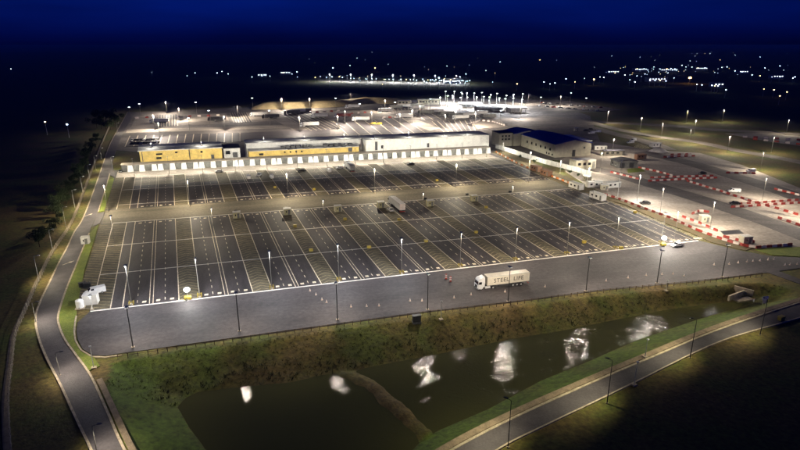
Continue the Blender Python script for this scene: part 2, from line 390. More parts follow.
# left perimeter road: two measured edges
rl = smooth(px((128, 112), (119, 128), (110, 145), (99, 177), (85, 215), (75, 232), (67.5, 248), (60, 262), (49, 285), (41, 302), (36.5, 318), (40, 338), (49, 360), (62.5, 386), (76, 415), (92, 448), (125, 520)))
rr = smooth(px((136, 112), (126, 128), (118, 145), (107.5, 180), (97.5, 212), (90, 230), (82, 249), (75, 266), (66, 288), (60, 305), (57, 320), (63, 338), (74, 354), (89.5, 376), (106, 412), (122, 448), (160, 520)))
ribbon('perimeter_road', rl, rr, 0.012, M_ROAD)
ribbon('kerb', rl, offset(rl, -0.45), 0.11, M_KERB)
k0 = [i for i, p in enumerate(rr) if p[1] < G(0, 231)[1]]
ribbon('kerb', rr[k0[0]:], offset(rr, 0.45)[k0[0]:], 0.11, M_KERB)
k1 = [i for i, p in enumerate(rr) if G(0, 213)[1] < p[1] < G(0, 172)[1]]
ribbon('kerb', rr[k1[0]:k1[-1] + 1], offset(rr, 0.45)[k1[0]:k1[-1] + 1], 0.11, M_KERB)
k2 = [i for i, p in enumerate(rr) if p[1] < G(0, 377)[1]]
ribbon('footpath', offset(rr, 0.8)[k2[0]:], offset(rr, 1.9)[k2[0]:], 0.02, M_PATH)
for ap, aw in (((68.0, 263), 1.15), ((88.5, 215), 1.3)):
    pa = G(*ap); mb = MB(); mb.quad([(-.15, -2, 0), (.15, -2, 0), (.15, .6, 0), (-.15, .6, 0)]); mb.quad([(-.6, .6, 0), (.6, .6, 0), (.05, 2.2, 0), (-.05, 2.2, 0)])
    o = link('road_arrow', mb.mesh('road_arrow', M_LINE), bpy.data.objects['perimeter_road'], (*pa, .018), aw - math.pi / 2)
slab('lot_link', [S(-28.6, 76), S(-28.3, 91), G(97.5, 213), G(92, 227)], 0.008, M_ROAD)
slab('lot_link', [S(-28.3, 148), S(-30, 163), G(112, 160), G(108, 175)], 0.008, M_ROAD)
# grass strips between perimeter road and lot
gs = [rr_ for rr_ in offset(rr, 0.5)]
sel = [p for p in gs if G(0, 213)[1] < p[1] < G(0, 176)[1]]
slab('verge', sel + [S(-29, 91.5), S(-28.7, 120), S(-28.6, 146)][::1][::-1] if False else sel + [S(-28.6, 92), S(-28.4, 120), S(-28.6, 146)], 0.06, M_GRASS, 0.25)
sel = [p for p in gs if G(0, 372)[1] < p[1] < G(0, 230)[1]]
slab('verge', sel + px((100, 366), (94, 357.5), (82, 351), (76.5, 341), (74.8, 331), (76.5, 321)) + [S(-27.5, 1), S(-28.8, 30), S(-28.8, 60), S(-29, 75)], 0.06, M_GRASS, 0.25)
ke = px((77, 316), (75.8, 323), (75, 331), (76.5, 341), (82, 350), (92.5, 356.3), (106, 357), (122, 354.5))
ribbon('kerb', ke, offset(ke, -0.35), 0.12, M_KERB)
# access road bottom right
at_ = smooth(px((395, 490), (456, 449), (525, 413.5), (600, 380), (647, 360), (722, 329), (800, 303), (900, 272)))
ab_ = smooth(px((425, 498), (497, 449), (540, 427), (600, 398.5), (640, 379), (720, 341), (800, 317), (900, 285)))
ribbon('access_road', at_, ab_, 0.012, M_ROAD)
ribbon('kerb', at_, offset(at_, 0.5), 0.12, M_KERB)
ribbon('kerb', ab_, offset(ab_, -0.35), 0.12, M_KERB)
ribbon('footpath', offset(at_, 0.8), offset(at_, 2.2), 0.03, M_PATH)
# yards east of the lot
yard = px((596, 141), (640, 148), (668, 151), (700, 153), (742, 165), (800, 188), (900, 228), (900, 262), (800, 250), (772, 246), (757, 246.5), (735, 243), (706, 233), (674, 218), (646, 209), (612, 197), (585, 184), (566, 172), (560, 160))
slab('concrete_yard', yard, 0.0, M_CONC)
b1 = smooth(px((590, 168), (620, 175), (650, 184), (700, 199), (760, 219), (800, 234), (900, 273)))
M_YROAD = mat('worn_yard_road', (0.115, 0.10, 0.09), .85, .35, .12, stretch=(5.0, 1.0, 1.0, SITE - .6))
ribbon('yard_road', offset(b1, 6.0), offset(b1, -6.0), 0.01, M_YROAD)
b2 = smooth(px((640, 152), (655, 155), (690, 163), (717, 171), (760, 184), (800, 198), (900, 236)))
ribbon('yard_road', offset(b2, 6.5), offset(b2, -6.5), 0.01, M_YROAD)
slab('verge', px((627, 169), (641, 168), (645, 171.5), (628, 173)), 0.07, M_GRASS, 0.2)
slab('verge', px((755, 249.5), (775, 248), (800, 247), (830, 246), (830, 256), (800, 256.8), (772, 255)), 0.07, M_GRASS, 0.2)
vr = px((492, 152), (516, 164), (545, 177), (572, 188.5), (604, 199), (626, 205), (658, 220.5), (690, 232.5), (712, 242.5), (745, 250.5), (757, 247), (735, 243.6), (706, 234), (674, 219), (646, 210), (612, 198), (585, 185.5), (556, 172), (524, 158), (500, 150))
slab('verge', vr, 0.07, M_VERGE, 0.2)
slab('steel_plate', px((720, 231), (739, 229.5), (744, 233.5), (724, 235)), 0.02, M_BLACK, 0.1)
# far lots
slab('far_lot', px((112, 150), (127, 112.5), (250, 107), (330, 106), (405, 100), (470, 97.5), (545, 100), (590, 116), (600, 141), (560, 160), (496, 158), (380, 160), (240, 160)), -0.02, M_FAR)
for i, q in enumerate([[(136, 116.5), (158, 115.5), (158, 126), (131, 127.5)], [(178, 115), (226, 113.5), (230, 123.5), (178, 125.5)], [(232, 113.3), (262, 111.5), (275, 121), (234, 123.3)],
                       [(127, 129.5), (330, 124), (332, 126.5), (126, 133)], [(310, 112), (372, 110), (400, 117), (330, 120)], [(395, 102), (440, 99), (480, 107), (410, 112)],
                       [(405, 121), (416, 119.5), (440, 128), (430, 131)], [(440, 98), (520, 99), (530, 110), (470, 114)], [(350, 123), (358, 122), (372, 131), (362, 132)],
                       [(262, 113), (275, 112), (312, 132), (300, 134)], [(470, 122), (500, 120), (508, 127), (478, 129)]]):
    slab('concrete_apron', px(*q), 0.01 + 0.01 * i, M_CONC)
for i, q in enumerate([[(158.5, 115.2), (177.5, 114.6), (177.5, 126), (158.5, 127)], [(230, 113), (246, 112.4), (252, 122), (234, 123.2)], [(130, 136), (240, 133), (330, 129), (330, 138), (240, 142), (125, 147)], [(276, 111.5), (308, 110.5), (345, 128), (312, 131)],
                       [(333, 121), (402, 118), (425, 133), (350, 137)], [(412, 113), (468, 110.5), (480, 118), (425, 120)], [(432, 121.5), (470, 120), (476, 132), (446, 134)], [(380, 105), (412, 103), (412, 110), (388, 111)]]):
    o = slab('dark_apron', px(*q), 0.13 + .01 * i, M_ASPH)
    A, B, C, D = [np.array(G(*q[t])) for t in (0, 1, -2, -1)]; mb = MB(); n = 14 if i == 2 else 7
    for j in range(n + 1):
        a = A + (B - A) * j / n; c = D + (C - D) * j / n; t = (c - a) / np.linalg.norm(c - a); w = np.array((-t[1], t[0])) * .28
        mb.quad([(*(a - w), .16 + .01 * i), (*(a + w), .16 + .01 * i), (*(c + w), .16 + .01 * i), (*(c - w), .16 + .01 * i)])
    link('bay_lines', mb.mesh('bay_lines', M_LINE), o)
slab('car_park', px((530, 101), (560, 99.5), (600, 106), (622, 110), (590, 112), (545, 111)), 0.0, M_FAR)
hw1 = smooth(px((540, 116), (600, 122), (667, 125.5), (720, 130), (800, 134), (900, 140)))
ribbon('highway', offset(hw1, 7), offset(hw1, -7), 0.0, M_ROADL)
hw2 = smooth(px((590, 122), (620, 130), (660, 137), (700, 142.5), (735, 150), (800, 162), (900, 186)))
ribbon('slip_road', offset(hw2, 5), offset(hw2, -5), 0.02, M_ROADL)
hw3 = smooth(px((542, 128), (580, 126), (612, 133), (650, 143), (668, 150)))
ribbon('slip_road', offset(hw3, 6), offset(hw3, -6), 0.03, M_ROADL)
slab('concrete_yard', px((725, 133.5), (760, 133), (830, 138), (830, 150), (780, 143)), 0.03, M_CONC)
slab('far_road', px((318, 79.6), (360, 80.6), (420, 81.5), (470, 83), (468, 86), (420, 85), (360, 83.2), (318, 81.2)), 0.0, M_CONC)

# ---------------------------------------------------------------- painted bays (parts of the lot)
def uvquad(mb, u0, v0, u1, v1, w, z):
    a = np.array(S(u0, v0)); b = np.array(S(u1, v1)); t = (b - a) / np.linalg.norm(b - a); n = np.array((-t[1], t[0])) * w / 2
    mb.quad([(*(a - n), z), (*(b - n), z), (*(b + n), z), (*(a + n), z)])
PER, H0, HW = 19.27, -2.9, 5.3
hs = [H0 + PER * k for k in range(-1, 10)]
FRONT, BACK = (0.6, 75.0), (93.0, 146.5)
def line(u0, v0, u1, v1, w=0.25, z=0.012, m=M_LINE):
    mb = MB(); uvquad(mb, u0, v0, u1, v1, w, z); link('painted_line', mb.mesh('painted_line', m), lot)
def dashes(u, v0, v1):
    mb = MB(); v = v0 + 1.5
    while v < v1 - 1: uvquad(mb, u, v, u, min(v + 1.6, v1), 0.18, 0.012); v += 4.4
    link('dashed_line', mb.mesh('dashed_line', M_LINE), lot)
for v, w in ((0.1, 0.62), (25, 0.42), (50, 0.42), (75, 0.5)): line(-24.2, v, 172, v, w, 0.016, M_LINEF)
for v in (99, 122.8, 146.5): line(-24, v, 169, v, 0.5, 0.016, M_LINEF)
def hatch(u0, u1, v0, v1, step=2.0, w=0.22, chev=True):
    p = [S(u0, v0), S(u1, v0), S(u1, v1), S(u0, v1)]
    mb = MB().quad([(*q, 0.006) for q in p]); o = link('hatched_zone', mb.mesh('hatched_zone', M_ZONE), lot)
    mb = MB(); v = v0
    um = (u0 + u1) / 2
    while v < v1 - 2.4:
        if chev: uvquad(mb, u0, v, um, v + 1.7, w, 0.010); uvquad(mb, um, v + 1.7, u1, v, w, 0.0105)
        else: uvquad(mb, u0, v + 1.8, u1, v, w, 0.010)
        v += step
    link('hatching', mb.mesh('hatching', M_HATCH), o)
for a, b_ in (FRONT, BACK):
    for k, h in enumerate(hs):
        if k == 0:
            line(-24.2, a, -24.2, b_); line(-19.6, a, -19.6, b_); hatch(-24.0, -19.8, a, b_, chev=False); line(-16.7, a, -16.7, b_)
            hatch(-28.3, -24.4, a + 1, b_, 2.0, chev=False)
            lo = -16.7
        else:
            if h > 171: break
            line(h, a, h, b_)
            if h + HW < 172: line(h + HW, a, h + HW, b_); hatch(h + 0.15, h + HW - 0.15, a, b_)
            lo = h + HW
        hi = hs[k + 1] if k + 1 < len(hs) else 172
        mid = (lo + hi) / 2
        if hi < 175:
            line(mid - 0.45, a, mid - 0.45, b_, 0.18); line(mid + 0.45, a, mid + 0.45, b_, 0.18)
            dashes((lo + mid) / 2, a, b_); dashes((hi + mid) / 2, a, b_)
            for uu in (lo * .75 + mid * .25, lo * .25 + mid * .75, hi * .25 + mid * .75, hi * .75 + mid * .25):   # small painted plates at the bay heads
                mb = MB()
                for vv in ((2.2,) if a < 5 else (94.6,)): uvquad(mb, uu - 0.5, vv, uu + 0.5, vv, 1.2, 0.014)
                for vv in ((72.6,) if a < 5 else ()): uvquad(mb, uu - 0.5, vv, uu + 0.5, vv, 1.2, 0.014)
                link('bay_plate', mb.mesh('bay_plate', M_LINE), lot)
# worn guide lines of the apron road, and the aisle between the blocks
slab('aisle', [S(-28, 75.4), S(172, 75.4), S(172, 92.6), S(-28, 92.6)], 0.005, mat('aisle_concrete', (0.12, 0.105, 0.075), 0.85, 0.4, 0.12, stretch=(5.0, 1.0, 1.0, SITE)), 0.02, parent=lot)
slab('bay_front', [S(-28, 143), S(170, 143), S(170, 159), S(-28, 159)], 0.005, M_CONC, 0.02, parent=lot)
M_AISLE = mat('aisle_concrete', (0.12, 0.105, 0.075), 0.85, 0.4, 0.12, stretch=(5.0, 1.0, 1.0, SITE))
M_STRIP = mat('brightened_strip_concrete', (0.22, 0.195, 0.15), 0.85, 0.4, 0.12, stretch=(5.0, 1.0, 1.0, SITE))
slab('brightened_strip', [S(-28, 129), S(170, 129), S(170, 142.9), S(-28, 142.9)], 0.005, M_STRIP, 0.02, parent=lot)  # lighter concrete, its colour also raised in place of lamp light

# ---------------------------------------------------------------- lamps
def light(name, watts, col, r=0.3, cone=174, blend=0.18):
    l = bpy.data.lights.new(name, 'SPOT'); l.energy = watts * PW; l.color = col; l.shadow_soft_size = r
    l.spot_size = R(cone); l.spot_blend = blend; return l
COOL, NEUT, WARM = (0.93, 0.95, 1.0), (1.0, 0.90, 0.74), (1.0, 0.80, 0.52)
def pole(h, r0, r1, m, n=8): return part('pole', MB().tube((0, 0, 0), (0, 0, h), r0, r1, n), m)
def flood_head(x, y, z, yaw, tilt, lens, w=0.7, d=0.5):
    # a flat floodlight housing with its glass below/in front; tilt 0 looks straight down
    mh = MB().box((0, 0, 0.10), (w, d, 0.16)); ml = MB().quad([(-w * .46, -d * .46, 0.0), (w * .46, -d * .46, 0.0), (w * .46, d * .46, 0.0), (-w * .46, d * .46, 0.0)][::-1])
    M = Matrix.Translation((x, y, z)) @ Matrix.Rotation(yaw, 4, 'Z') @ Matrix.Rotation(-tilt, 4, 'X')
    for mb in (mh, ml): mb.v = [tuple(M @ Vector(p)) for p in mb.v]
    return part('floodlight', mh, M_STEEL, [part('lens', ml, lens)])
def mast(h, lens, ld, heads=4, tilt=35, guard=False, m=M_STEEL, r=0.13, tall_arm=0.45, lrot=(0, 0, 0), lpos=(-0.45, 0.14)):
    P = [pole(h, r * 1.35, r, m), part('base_plate', MB().box((0, 0, 0.06), (0.7, 0.7, 0.12)), M_KERB)]
    P.append(part('crossbar', MB().box((0, 0, h - 0.05), (tall_arm * 2 + 0.4, 0.12, 0.12)), m))
    for k in range(heads):
        x = -tall_arm + 2 * tall_arm * ((k // 2) / max(1, (heads // 2 - 1)) if heads > 2 else 0.5)
        s = -1 if k % 2 == 0 else 1
        P.append(flood_head(x, s * 0.45, h - 0.05, 0 if s < 0 else math.pi, R(tilt), lens))
    if guard:
        g = MB()
        for dx, dy in ((-.55, -.55), (.55, -.55), (.55, .55), (-.55, .55)): g.tube((dx, dy, 0), (dx, dy, 1.05), 0.10)
        g.box((0, -.55, .8), (1.1, .1, .16)); g.box((0, .55, .8), (1.1, .1, .16)); g.box((-.55, 0, .8), (.1, 1.1, .16)); g.box((.55, 0, .8), (.1, 1.1, .16))
        P.append(part('bollard_guard', g, M_YPL))
    P.append(('lamp_light', ld, [], (0, lpos[0], h - lpos[1]), lrot))
    return P
L_FRONT = light('front_flood', 9000, COOL, 0.09)
L_FRONTW = light('front_flood_warm', 7500, (1.0, 0.87, 0.68), 0.09)
L_LOT = light('lot_flood', 24000, (1.0, 0.86, 0.62), 0.09)
L_MID = light('mid_fill_flood', 4200, (1.0, 0.87, 0.66), 0.09)
L_SOUTH = light('south_flood', 6500, (1.0, 0.86, 0.68), 0.22, 160, .25)
L_YARD = light('yard_flood', 19000, (1.0, 0.88, 0.72), 0.09)
L_TENT = light('bright_flood', 22000, (1.0, 0.95, 0.88), 0.4)
L_ROADL = light('road_lamp', 5600, (1.0, .88, .62), 0.15, 160, .7)
L_ROAD2 = light('access_lamp', 7000, (1.0, 0.90, 0.60), 0.12, 158, .9)
L_FARL = light('far_flood', 46000, (1.0, 0.88, 0.74), 0.09)
L_TERM = light('terminal_flood', 95000, (0.92, 0.95, 1.0), 0.6)
L_WALL = light('wall_fill_flood', 10500, (1.0, 0.94, 0.80), 0.1, 178, .12)
def angS(x, y): u, v = SI(x, y); return yaw_u(u, v)
def place(p, parts, name, label, group, cat='lamp mast', rot=0.0, z=0.0, sc_=1.0):
    return thing(name, parts, (p[0], p[1], z), angS(*p) + rot, label, cat, group, sc_)

P_FRONT = mast(11.6, E_NEUT, L_FRONT, 2, 6, True, M_GALV, .065, .3); P_FRONTW = mast(11.6, E_DIM, L_FRONTW, 2, 6, True, M_GALV, .065, .3)
for k in range(10):
    u = -16.6 if k == 0 else H0 + PER * (k - 1) + HW
    place(S(u + (0 if k else 2.0), 1.3), P_FRONT if k < 5 else P_FRONTW, 'lamp_mast', f'{ORD[k]} pale lamp mast from the west along the front bay line', 'lamp masts along the front bay line')
P_SOUTH = mast(10.4, E_NEUT, L_SOUTH, 2, 6, False, M_DPOLE, 0.10, 0.3, (R(6), 0, 0), (.45, .24))
for k, (a, b_) in enumerate([(133, 347), (239.5, 331), (337.5, 319.5), (427.5, 309.5), (508, 301.5), (586, 291), (657, 283), (722, 276.5)]):
    p = G(a, b_); place((p[0], p[1]), P_SOUTH, 'lamp_post', f'{ORD[k]} dark lamp post from the west beside the timber fence', 'dark lamp posts along the timber fence')
P_LOT = mast(12, E_DIM, L_LOT, 2, 5, False, M_GALV, .06, .3)
for k, u in enumerate((-27, 3, 42, 80, 119, 157)):  # westmost mast added to brighten the hatched west end
    place(S(u, 90.5), P_LOT, 'lamp_mast', f'{ORD[k]} lamp mast from the west in the aisle between the bay blocks', 'lamp masts in the aisle')
P_MID = mast(11, E_DIM, L_MID, 2, 5, False, M_GALV, .055, .3)  # mast row added to brighten the lanes and light the booth fronts
for k, u in enumerate((-21.8, 9.4, 47.9, 86.5, 125, 163.5)):
    place(S(u, 50), P_MID, 'lamp_mast', f'{ORD[k]} thin added lamp mast from the west in the middle of the front bay block', 'thin added lamp masts in the front bay block')
P_YARD = mast(11, E_DIM, L_YARD, 2, 5, False, M_GALV, .07, .3)
for k, (a, b_, t) in enumerate([(637, 201, 'beside the brightest corner of the yard'), (674, 240, 'at the east end of the front bays'), (710, 229, 'near the black steel plate'),
        (762, 201, 'between the crossing barrier rows'), (760, 171, 'by the upper yard road'), (727, 153, 'on the slip road verge'), (689, 144, 'on the brown field edge'), (661, 138, 'west of the brown field'),
        (612, 156, 'behind the blue-roofed building'), (800, 218, 'at the eastern picture edge'), (660, 213, 'behind the verge barriers'), (600, 172, 'added beside the dark workshop')]):  # the mast by the workshop is added to light the cream building
    p = G(a, b_); thing('lamp_mast', P_YARD if k else mast(12, E_DIM, L_TENT, 2, 5, False, M_GALV, .1), (*p, 0), SITE + 0.4, f'pale lamp mast {t}', 'lamp mast', 'lamp masts of the east yards')
p = G(617.5, 197); thing('camera_mast', [pole(17.5, .16, .09, M_STEEL), part('camera_housing', MB().box((0, -.25, 17.3), (.3, .7, .3)).box((0, .25, 16.8), (.3, .6, .3)), M_CABW)], (*p, 0), 0, 'tall thin camera mast west of the bright yard corner', 'camera mast')
# far masts
P_FAR = mast(12, E_DIM, L_FARL, 2, 10, False, M_GALV, 0.14)
P_FARD = mast(12, E_COOL, L_FARL, 4, 62, False, M_GALV, 0.14, lpos=(0, .75))
far_m = [(131, 120, 'at the far west corner'), (141, 116, 'next to the far west corner'), (197, 114, 'behind the long barrier row'), (167, 113.5, 'behind the dark panel of the far lot'), (253, 109, 'at the west end of the sand bund'), (310, 109.4, 'before the sand bund'),
         (225, 131, 'west of the pale link strip'), (300, 132, 'on the pale link strip'), (160, 138, 'behind the yellow hall'), (351, 103, 'on the sand bund shoulder'), (385, 112, 'behind the red lorry'), (420, 118, 'in the middle of the far lot'),
         (440, 108, 'west of the bright terminal'), (400, 128, 'behind the white wall'), (455, 124, 'behind the white wall near its end'), (345, 124, 'south of the red lorry')]
for k, (a, b_, t) in enumerate(far_m):
    p = G(a, b_); thing('lamp_mast', P_FARD if k in (0, 1, 2, 4) else P_FAR, (*p, 0), 0.25, f'distant lamp mast {t}', 'lamp mast', 'lamp masts of the far lot')
P_FAR0 = [q for q in P_FARD if q[0] != 'lamp_light']; P_FAR1 = mast(12, E_DIM, L_FARL, 2, 5, False, M_GALV, .12)  # extra masts, every other one given a light to even out the far lot
for j, (a, b_) in enumerate([(180, 121), (210, 124), (238, 118), (270, 124), (282, 110.4), (336, 109.2), (338, 130), (360, 116), (372, 126), (395, 114), (412, 124), (430, 110), (445, 129), (462, 104), (475, 127), (500, 124), (520, 119), (540, 108), (560, 106), (585, 109), (155, 130), (190, 133), (528, 104), (570, 103)]):
    thing('lamp_mast', P_FAR1 if j % 2 == 0 else P_FAR0, (*G(a, b_), 0), .3, 'small added distant lamp mast standing among the far parking lanes', 'lamp mast', 'small added lamp masts of the far lanes')
P_TERM = mast(14, E_COOL, L_TERM, 4, 70, False, M_STEEL, 0.2, lpos=(0, .9))
for k in range(22):
    a = 446 + (k % 11) * 7.4 + random.uniform(-2, 2); b_ = (104.0 if k < 11 else 109.0) + random.uniform(-1.5, 1.5) + (k % 11) * 0.35
    thing('terminal_mast', P_TERM if k % 3 == 0 else [p_ for p_ in P_TERM if p_[0] != 'lamp_light'], (*G(a, b_), 0), 0.2, 'bright white lamp mast crowded in the distant glowing terminal', 'lamp mast', 'lamp masts of the glowing terminal')
P_HW = mast(11, E_DIM, light('highway_lamp', 9000, (1.0, .9, .72), .1), 2, 5, False, M_GALV, 0.12)
for a, b_, t in [(607, 124, 'where the highway starts'), (686, 123, 'north of the brown field'), (722, 122, 'by the highway, middle one'), (786, 134, 'by the far concrete yard'), (694, 134, 'on the brown field'), (771, 153, 'south of the far concrete yard'), (640, 131, 'between highway and slip road')]:
    thing('highway_mast', P_HW, (*G(a, b_), 0), 0.1, f'slim highway lamp {t}', 'street lamp', 'lamps along the highway')
# left perimeter road lamps: outreach arm toward the road
def street_lamp(h, arm, lens, ld, m=M_STEEL, lean=40):
    P = [pole(h, 0.10, 0.06, m), part('base_plate', MB().box((0, 0, .05), (.4, .4, .1)), M_KERB), part('outreach_arm', MB().tube((0, 0, h), (arm, 0, h + .18), .05, .04, 6), m)]
    P.append(('lantern', MB().prism([(arm - .1, h + .12), (arm + .75, h + .16), (arm + .75, h + .22), (arm + .3, h + .32), (arm - .1, h + .28)], -.17, .17).mesh('lantern', m),
              [part('lens', MB().quad([(arm, -.14, h + .115), (arm + .7, -.14, h + .14), (arm + .7, .14, h + .14), (arm, .14, h + .115)]), lens)]))
    P.append(('lamp_light', ld, [], (arm + .35, 0, h - 0.05), (0, R(-lean), 0))); return P
P_LEFT = street_lamp(8, 1.0, E_NEUT, L_ROADL)
for k, (a, b_) in enumerate([(39, 281), (53, 252), (66, 227), (75, 208), (83, 193), (90, 180), (96, 170), (102, 161), (113, 171), (118, 133)]):
    place(G(a, b_), P_LEFT, 'street_lamp', f'{ORD[k]} street lamp up the west road, counted from the bend', 'street lamps of the west road', 'street lamp')
P_NEAR = street_lamp(5.4, 0.9, E_DIM, light('short_road_lamp', 3000, (1.0, .88, .70), .1, 160, .8), M_GALV, 24)
for a, b_, t in [(60, 375, 'beside the road bend'), (97, 452, 'at the bottom edge of the picture'), (36, 322, 'at the outside of the bend')]:
    place(G(a, b_), P_NEAR, 'street_lamp', f'short street lamp on the west road {t}', 'short street lamps of the west road', 'street lamp')
P_ACC = street_lamp(9.6, 0.7, E_NEUT, L_ROAD2, M_DPOLE, 48)
for k, (a, b_) in enumerate([(508, 447), (607, 403), (690, 358), (760, 335)]):
    place(G(a, b_), P_ACC, 'street_lamp', f'{ORD[k]} dark street lamp along the access road, counted from the bottom', 'street lamps of the access road', 'street lamp', rot=2.2)
for a, b_, h, t in [(634, 385, 5.6, 'on the outer verge of the access road with a pale footing'), (645, 357, 4.6, 'on the footpath between pond and access road'), (441, 318.5, 5.2, 'on the bank above the pond'), (666, 290, 3.4, 'on the bank near the narrow pond end'), (94, 368, 5.4, 'on the grass corner beside the west road')]:
    thing('service_post', [pole(h, .09, .06, M_STEEL), part('footing', MB().box((0, 0, .1), (1.0, 1.0, .3)), M_KERB), part('sensor_head', MB().box((0, -.1, h), (.5, .35, .25)), M_CABW)], (*G(a, b_), 0 if b_ > 340 else -0.3), 0.4, f'pale service post {t}', 'post')

# ---------------------------------------------------------------- long halls on the terrace behind the bays
TW = 3.6
def uvbox(mb, u0, u1, v0, v1, z0, z1, mi=0):
    p = [S(u0, v0), S(u1, v0), S(u1, v1), S(u0, v1)]; n = len(mb.v)
    for z in (z0, z1): mb.v += [(*q, z) for q in p]
    for q in ((0, 3, 2, 1), (4, 5, 6, 7), (0, 1, 5, 4), (1, 2, 6, 5), (2, 3, 7, 6), (3, 0, 4, 7)): mb.f.append(tuple(n + i for i in q)); mb.m.append(mi)
    return mb
def uvthing(name, label, cat, parts):
    e = bpy.data.objects.new(name, None); COL.objects.link(e); tag(e, label, cat)
    for p in parts:
        o = link(p[0], p[1], e)
        for q in p[2]: link(q[0], q[1], o)
    return e
butt = []
for k, h in enumerate([-22.17] + hs[1:]):
    c = [h, h + HW, (h + HW + h + PER) / 2 - 1.4, (h + HW + h + PER) / 2 + 1.4]
    for uu in c:
        if uu > 172 or uu < -24: continue
        mb = MB(); w0, w1 = 1.0, 1.35
        pts = [(uu - w1, 157.0, 0), (uu + w1, 157.0, 0), (uu + w0, 157.6, TW - .1), (uu - w0, 157.6, TW - .1)]
        bk = [(uu - w1, 158.6, 0), (uu + w1, 158.6, 0), (uu + w0, 158.6, TW - .1), (uu - w0, 158.6, TW - .1)]
        for a, b_, z in pts + bk: mb.v.append((*S(a, b_), z))
        for q in ((0, 1, 2, 3), (0, 4, 5, 1), (1, 5, 6, 2), (2, 6, 7, 3), (3, 7, 4, 0)): mb.f.append(q); mb.m.append(0)
        butt.append(part('buttress', mb, M_WHITE))
uvthing('retaining_wall', 'long grey retaining wall with white buttresses below the halls', 'wall',
        [part('wall_face', uvbox(MB(), -26, 172, 158.2, 163, -.1, TW), M_GREYC), part('coping', uvbox(MB(), -26.2, 172.2, 157.9, 163.2, TW, TW + .25), M_CONC)] + butt)
Z0 = TW + .25
def panels(u0, u1, v, z0, z1, step, m, name='cladding_panel'):
    out = []; n = max(1, round((u1 - u0) / step)); w = (u1 - u0) / n
    for i in range(n): out.append(part(name, uvbox(MB(), u0 + i * w + .05, u0 + (i + 1) * w - .05, v - .14 - .05 * (i % 2), v, z0, z1), m))
    return out
def openings(lst, v, z0):
    out = []
    for u, w, zz, h, nm in lst: out.append(part(nm, uvbox(MB(), u, u + w, v - .32, v - .1, z0 + zz, z0 + zz + h), M_GLASS if nm == 'window' else M_DPOLE))
    return out
# west hall: all yellow, pale pitched eave
uvthing('yellow_hall', 'tall yellow-clad hall at the west end above the bays', 'hall',
        [part('hall_body', uvbox(MB(), -17.5, 21.5, 163.6, 176, 0, Z0 + 6.1), M_YEL)] + panels(-17.5, 21.5, 163.6, Z0, Z0 + 6.0, 3.9, M_YEL) +
        [part('roof', (lambda mb: mb)(uvbox(uvbox(MB(), -18.1, 22, 163.0, 170, Z0 + 6.1, Z0 + 6.6), -18.1, 22, 170, 177, Z0 + 6.6, Z0 + 7.1)), M_LROOF)] +
        openings([(-10, 3, 3.6, .9, 'window'), (-10, 2.4, 1.2, 1.2, 'window'), (-1, 1.1, 4.2, .9, 'window'), (11, 1.1, 3.8, 1.1, 'window'), (16, 1.4, 0, 2.4, 'door'), (5.5, .4, .2, 5.6, 'downpipe'), (-16.5, .3, .2, 5.6, 'downpipe')], 163.6, Z0))
uvthing('grey_lean_to', 'pale grey lean-to between the two yellow halls', 'shed',
        [part('shed_body', uvbox(MB(), 22.4, 30.6, 164.4, 175, 0, Z0 + 5.4), M_LROOF), part('roof', uvbox(MB(), 22.2, 30.9, 164.0, 175.4, Z0 + 5.4, Z0 + 5.7), M_DROOF)] + openings([(23.4, 2.2, 2, 2, 'window'), (26.8, 2.4, 0, 3.0, 'door')], 164.4, Z0))
uvthing('low_yellow_hall', 'long low yellow hall with a white upper storey set back', 'hall',
        [part('hall_body', uvbox(MB(), 35.0, 94, 163.6, 170, 0, Z0 + 3.2), M_YEL)] + panels(35, 94, 163.6, Z0, Z0 + 3.1, 4.2, M_YEL) +
        [part('upper_storey', uvbox(MB(), 34.5, 97.4, 170.1, 180, 0, Z0 + 6.5), M_WHITE), part('roof', uvbox(MB(), 34.2, 97.6, 169.9, 180.3, Z0 + 6.5, Z0 + 6.9), M_LROOF), part('lower_roof', uvbox(MB(), 34.8, 94.2, 163.2, 170.05, Z0 + 3.2, Z0 + 3.45), M_LROOF)] +
        [part('plant_unit', uvbox(MB(), u, u + 2.2, 166, 168, Z0 + 3.45, Z0 + 4.5 + random.uniform(0, .6)), M_DPOLE) for u in (52, 54.6, 57.3, 60, 64, 67, 75, 78, 81, 85, 89)] +
        openings([(40, 2.2, .5, 1.3, 'window'), (53, .8, 1.4, .9, 'window'), (56, .8, 1.4, .9, 'window'), (59, .8, 1.4, .9, 'window'), (62, .8, 1.4, .9, 'window'), (88, 2.2, .2, 2.6, 'door')], 163.6, Z0))
uvthing('white_wall_hall', 'tall white-clad hall with a plain bright wall beside the blue roof', 'hall',
        [part('hall_body', uvbox(MB(), 98.2, 174, 164.2, 178, 0, Z0 + 6.9), M_WHITE)] + panels(98.2, 174, 164.2, Z0, Z0 + 6.8, 5.4, M_WHITE) +
        [part('roof', uvbox(MB(), 98.0, 174.3, 163.8, 178.4, Z0 + 6.9, Z0 + 7.2), M_LROOF)] + openings([(103.5, 1.4, .2, 5.5, 'door'), (107, 1.3, 1.2, 2, 'window'), (134.5, 1.3, .6, 2.6, 'door')], 164.2, Z0))
P_WALL = mast(9.5, E_DIM, L_WALL, 2, 5, False, M_GALV, .08, .3, (R(-12), 0, 0))  # masts added to light the buttresses, hall walls and bay fronts
for k in range(13):
    u = -20 + k * 15.4
    thing('lamp_mast', P_WALL, (*S(u, 148.6), 0), yaw_u(u, 148.6) + math.pi, f'{ORD[k]} slim added lamp mast from the west before the white buttresses', 'lamp mast', 'added lamp masts before the retaining wall')
P_ROOFL = mast(3.2, E_DIM, light('roof_flood', 1600, (1.0, .95, .85), .1), 2, 5, False, M_STEEL, .07, .3)
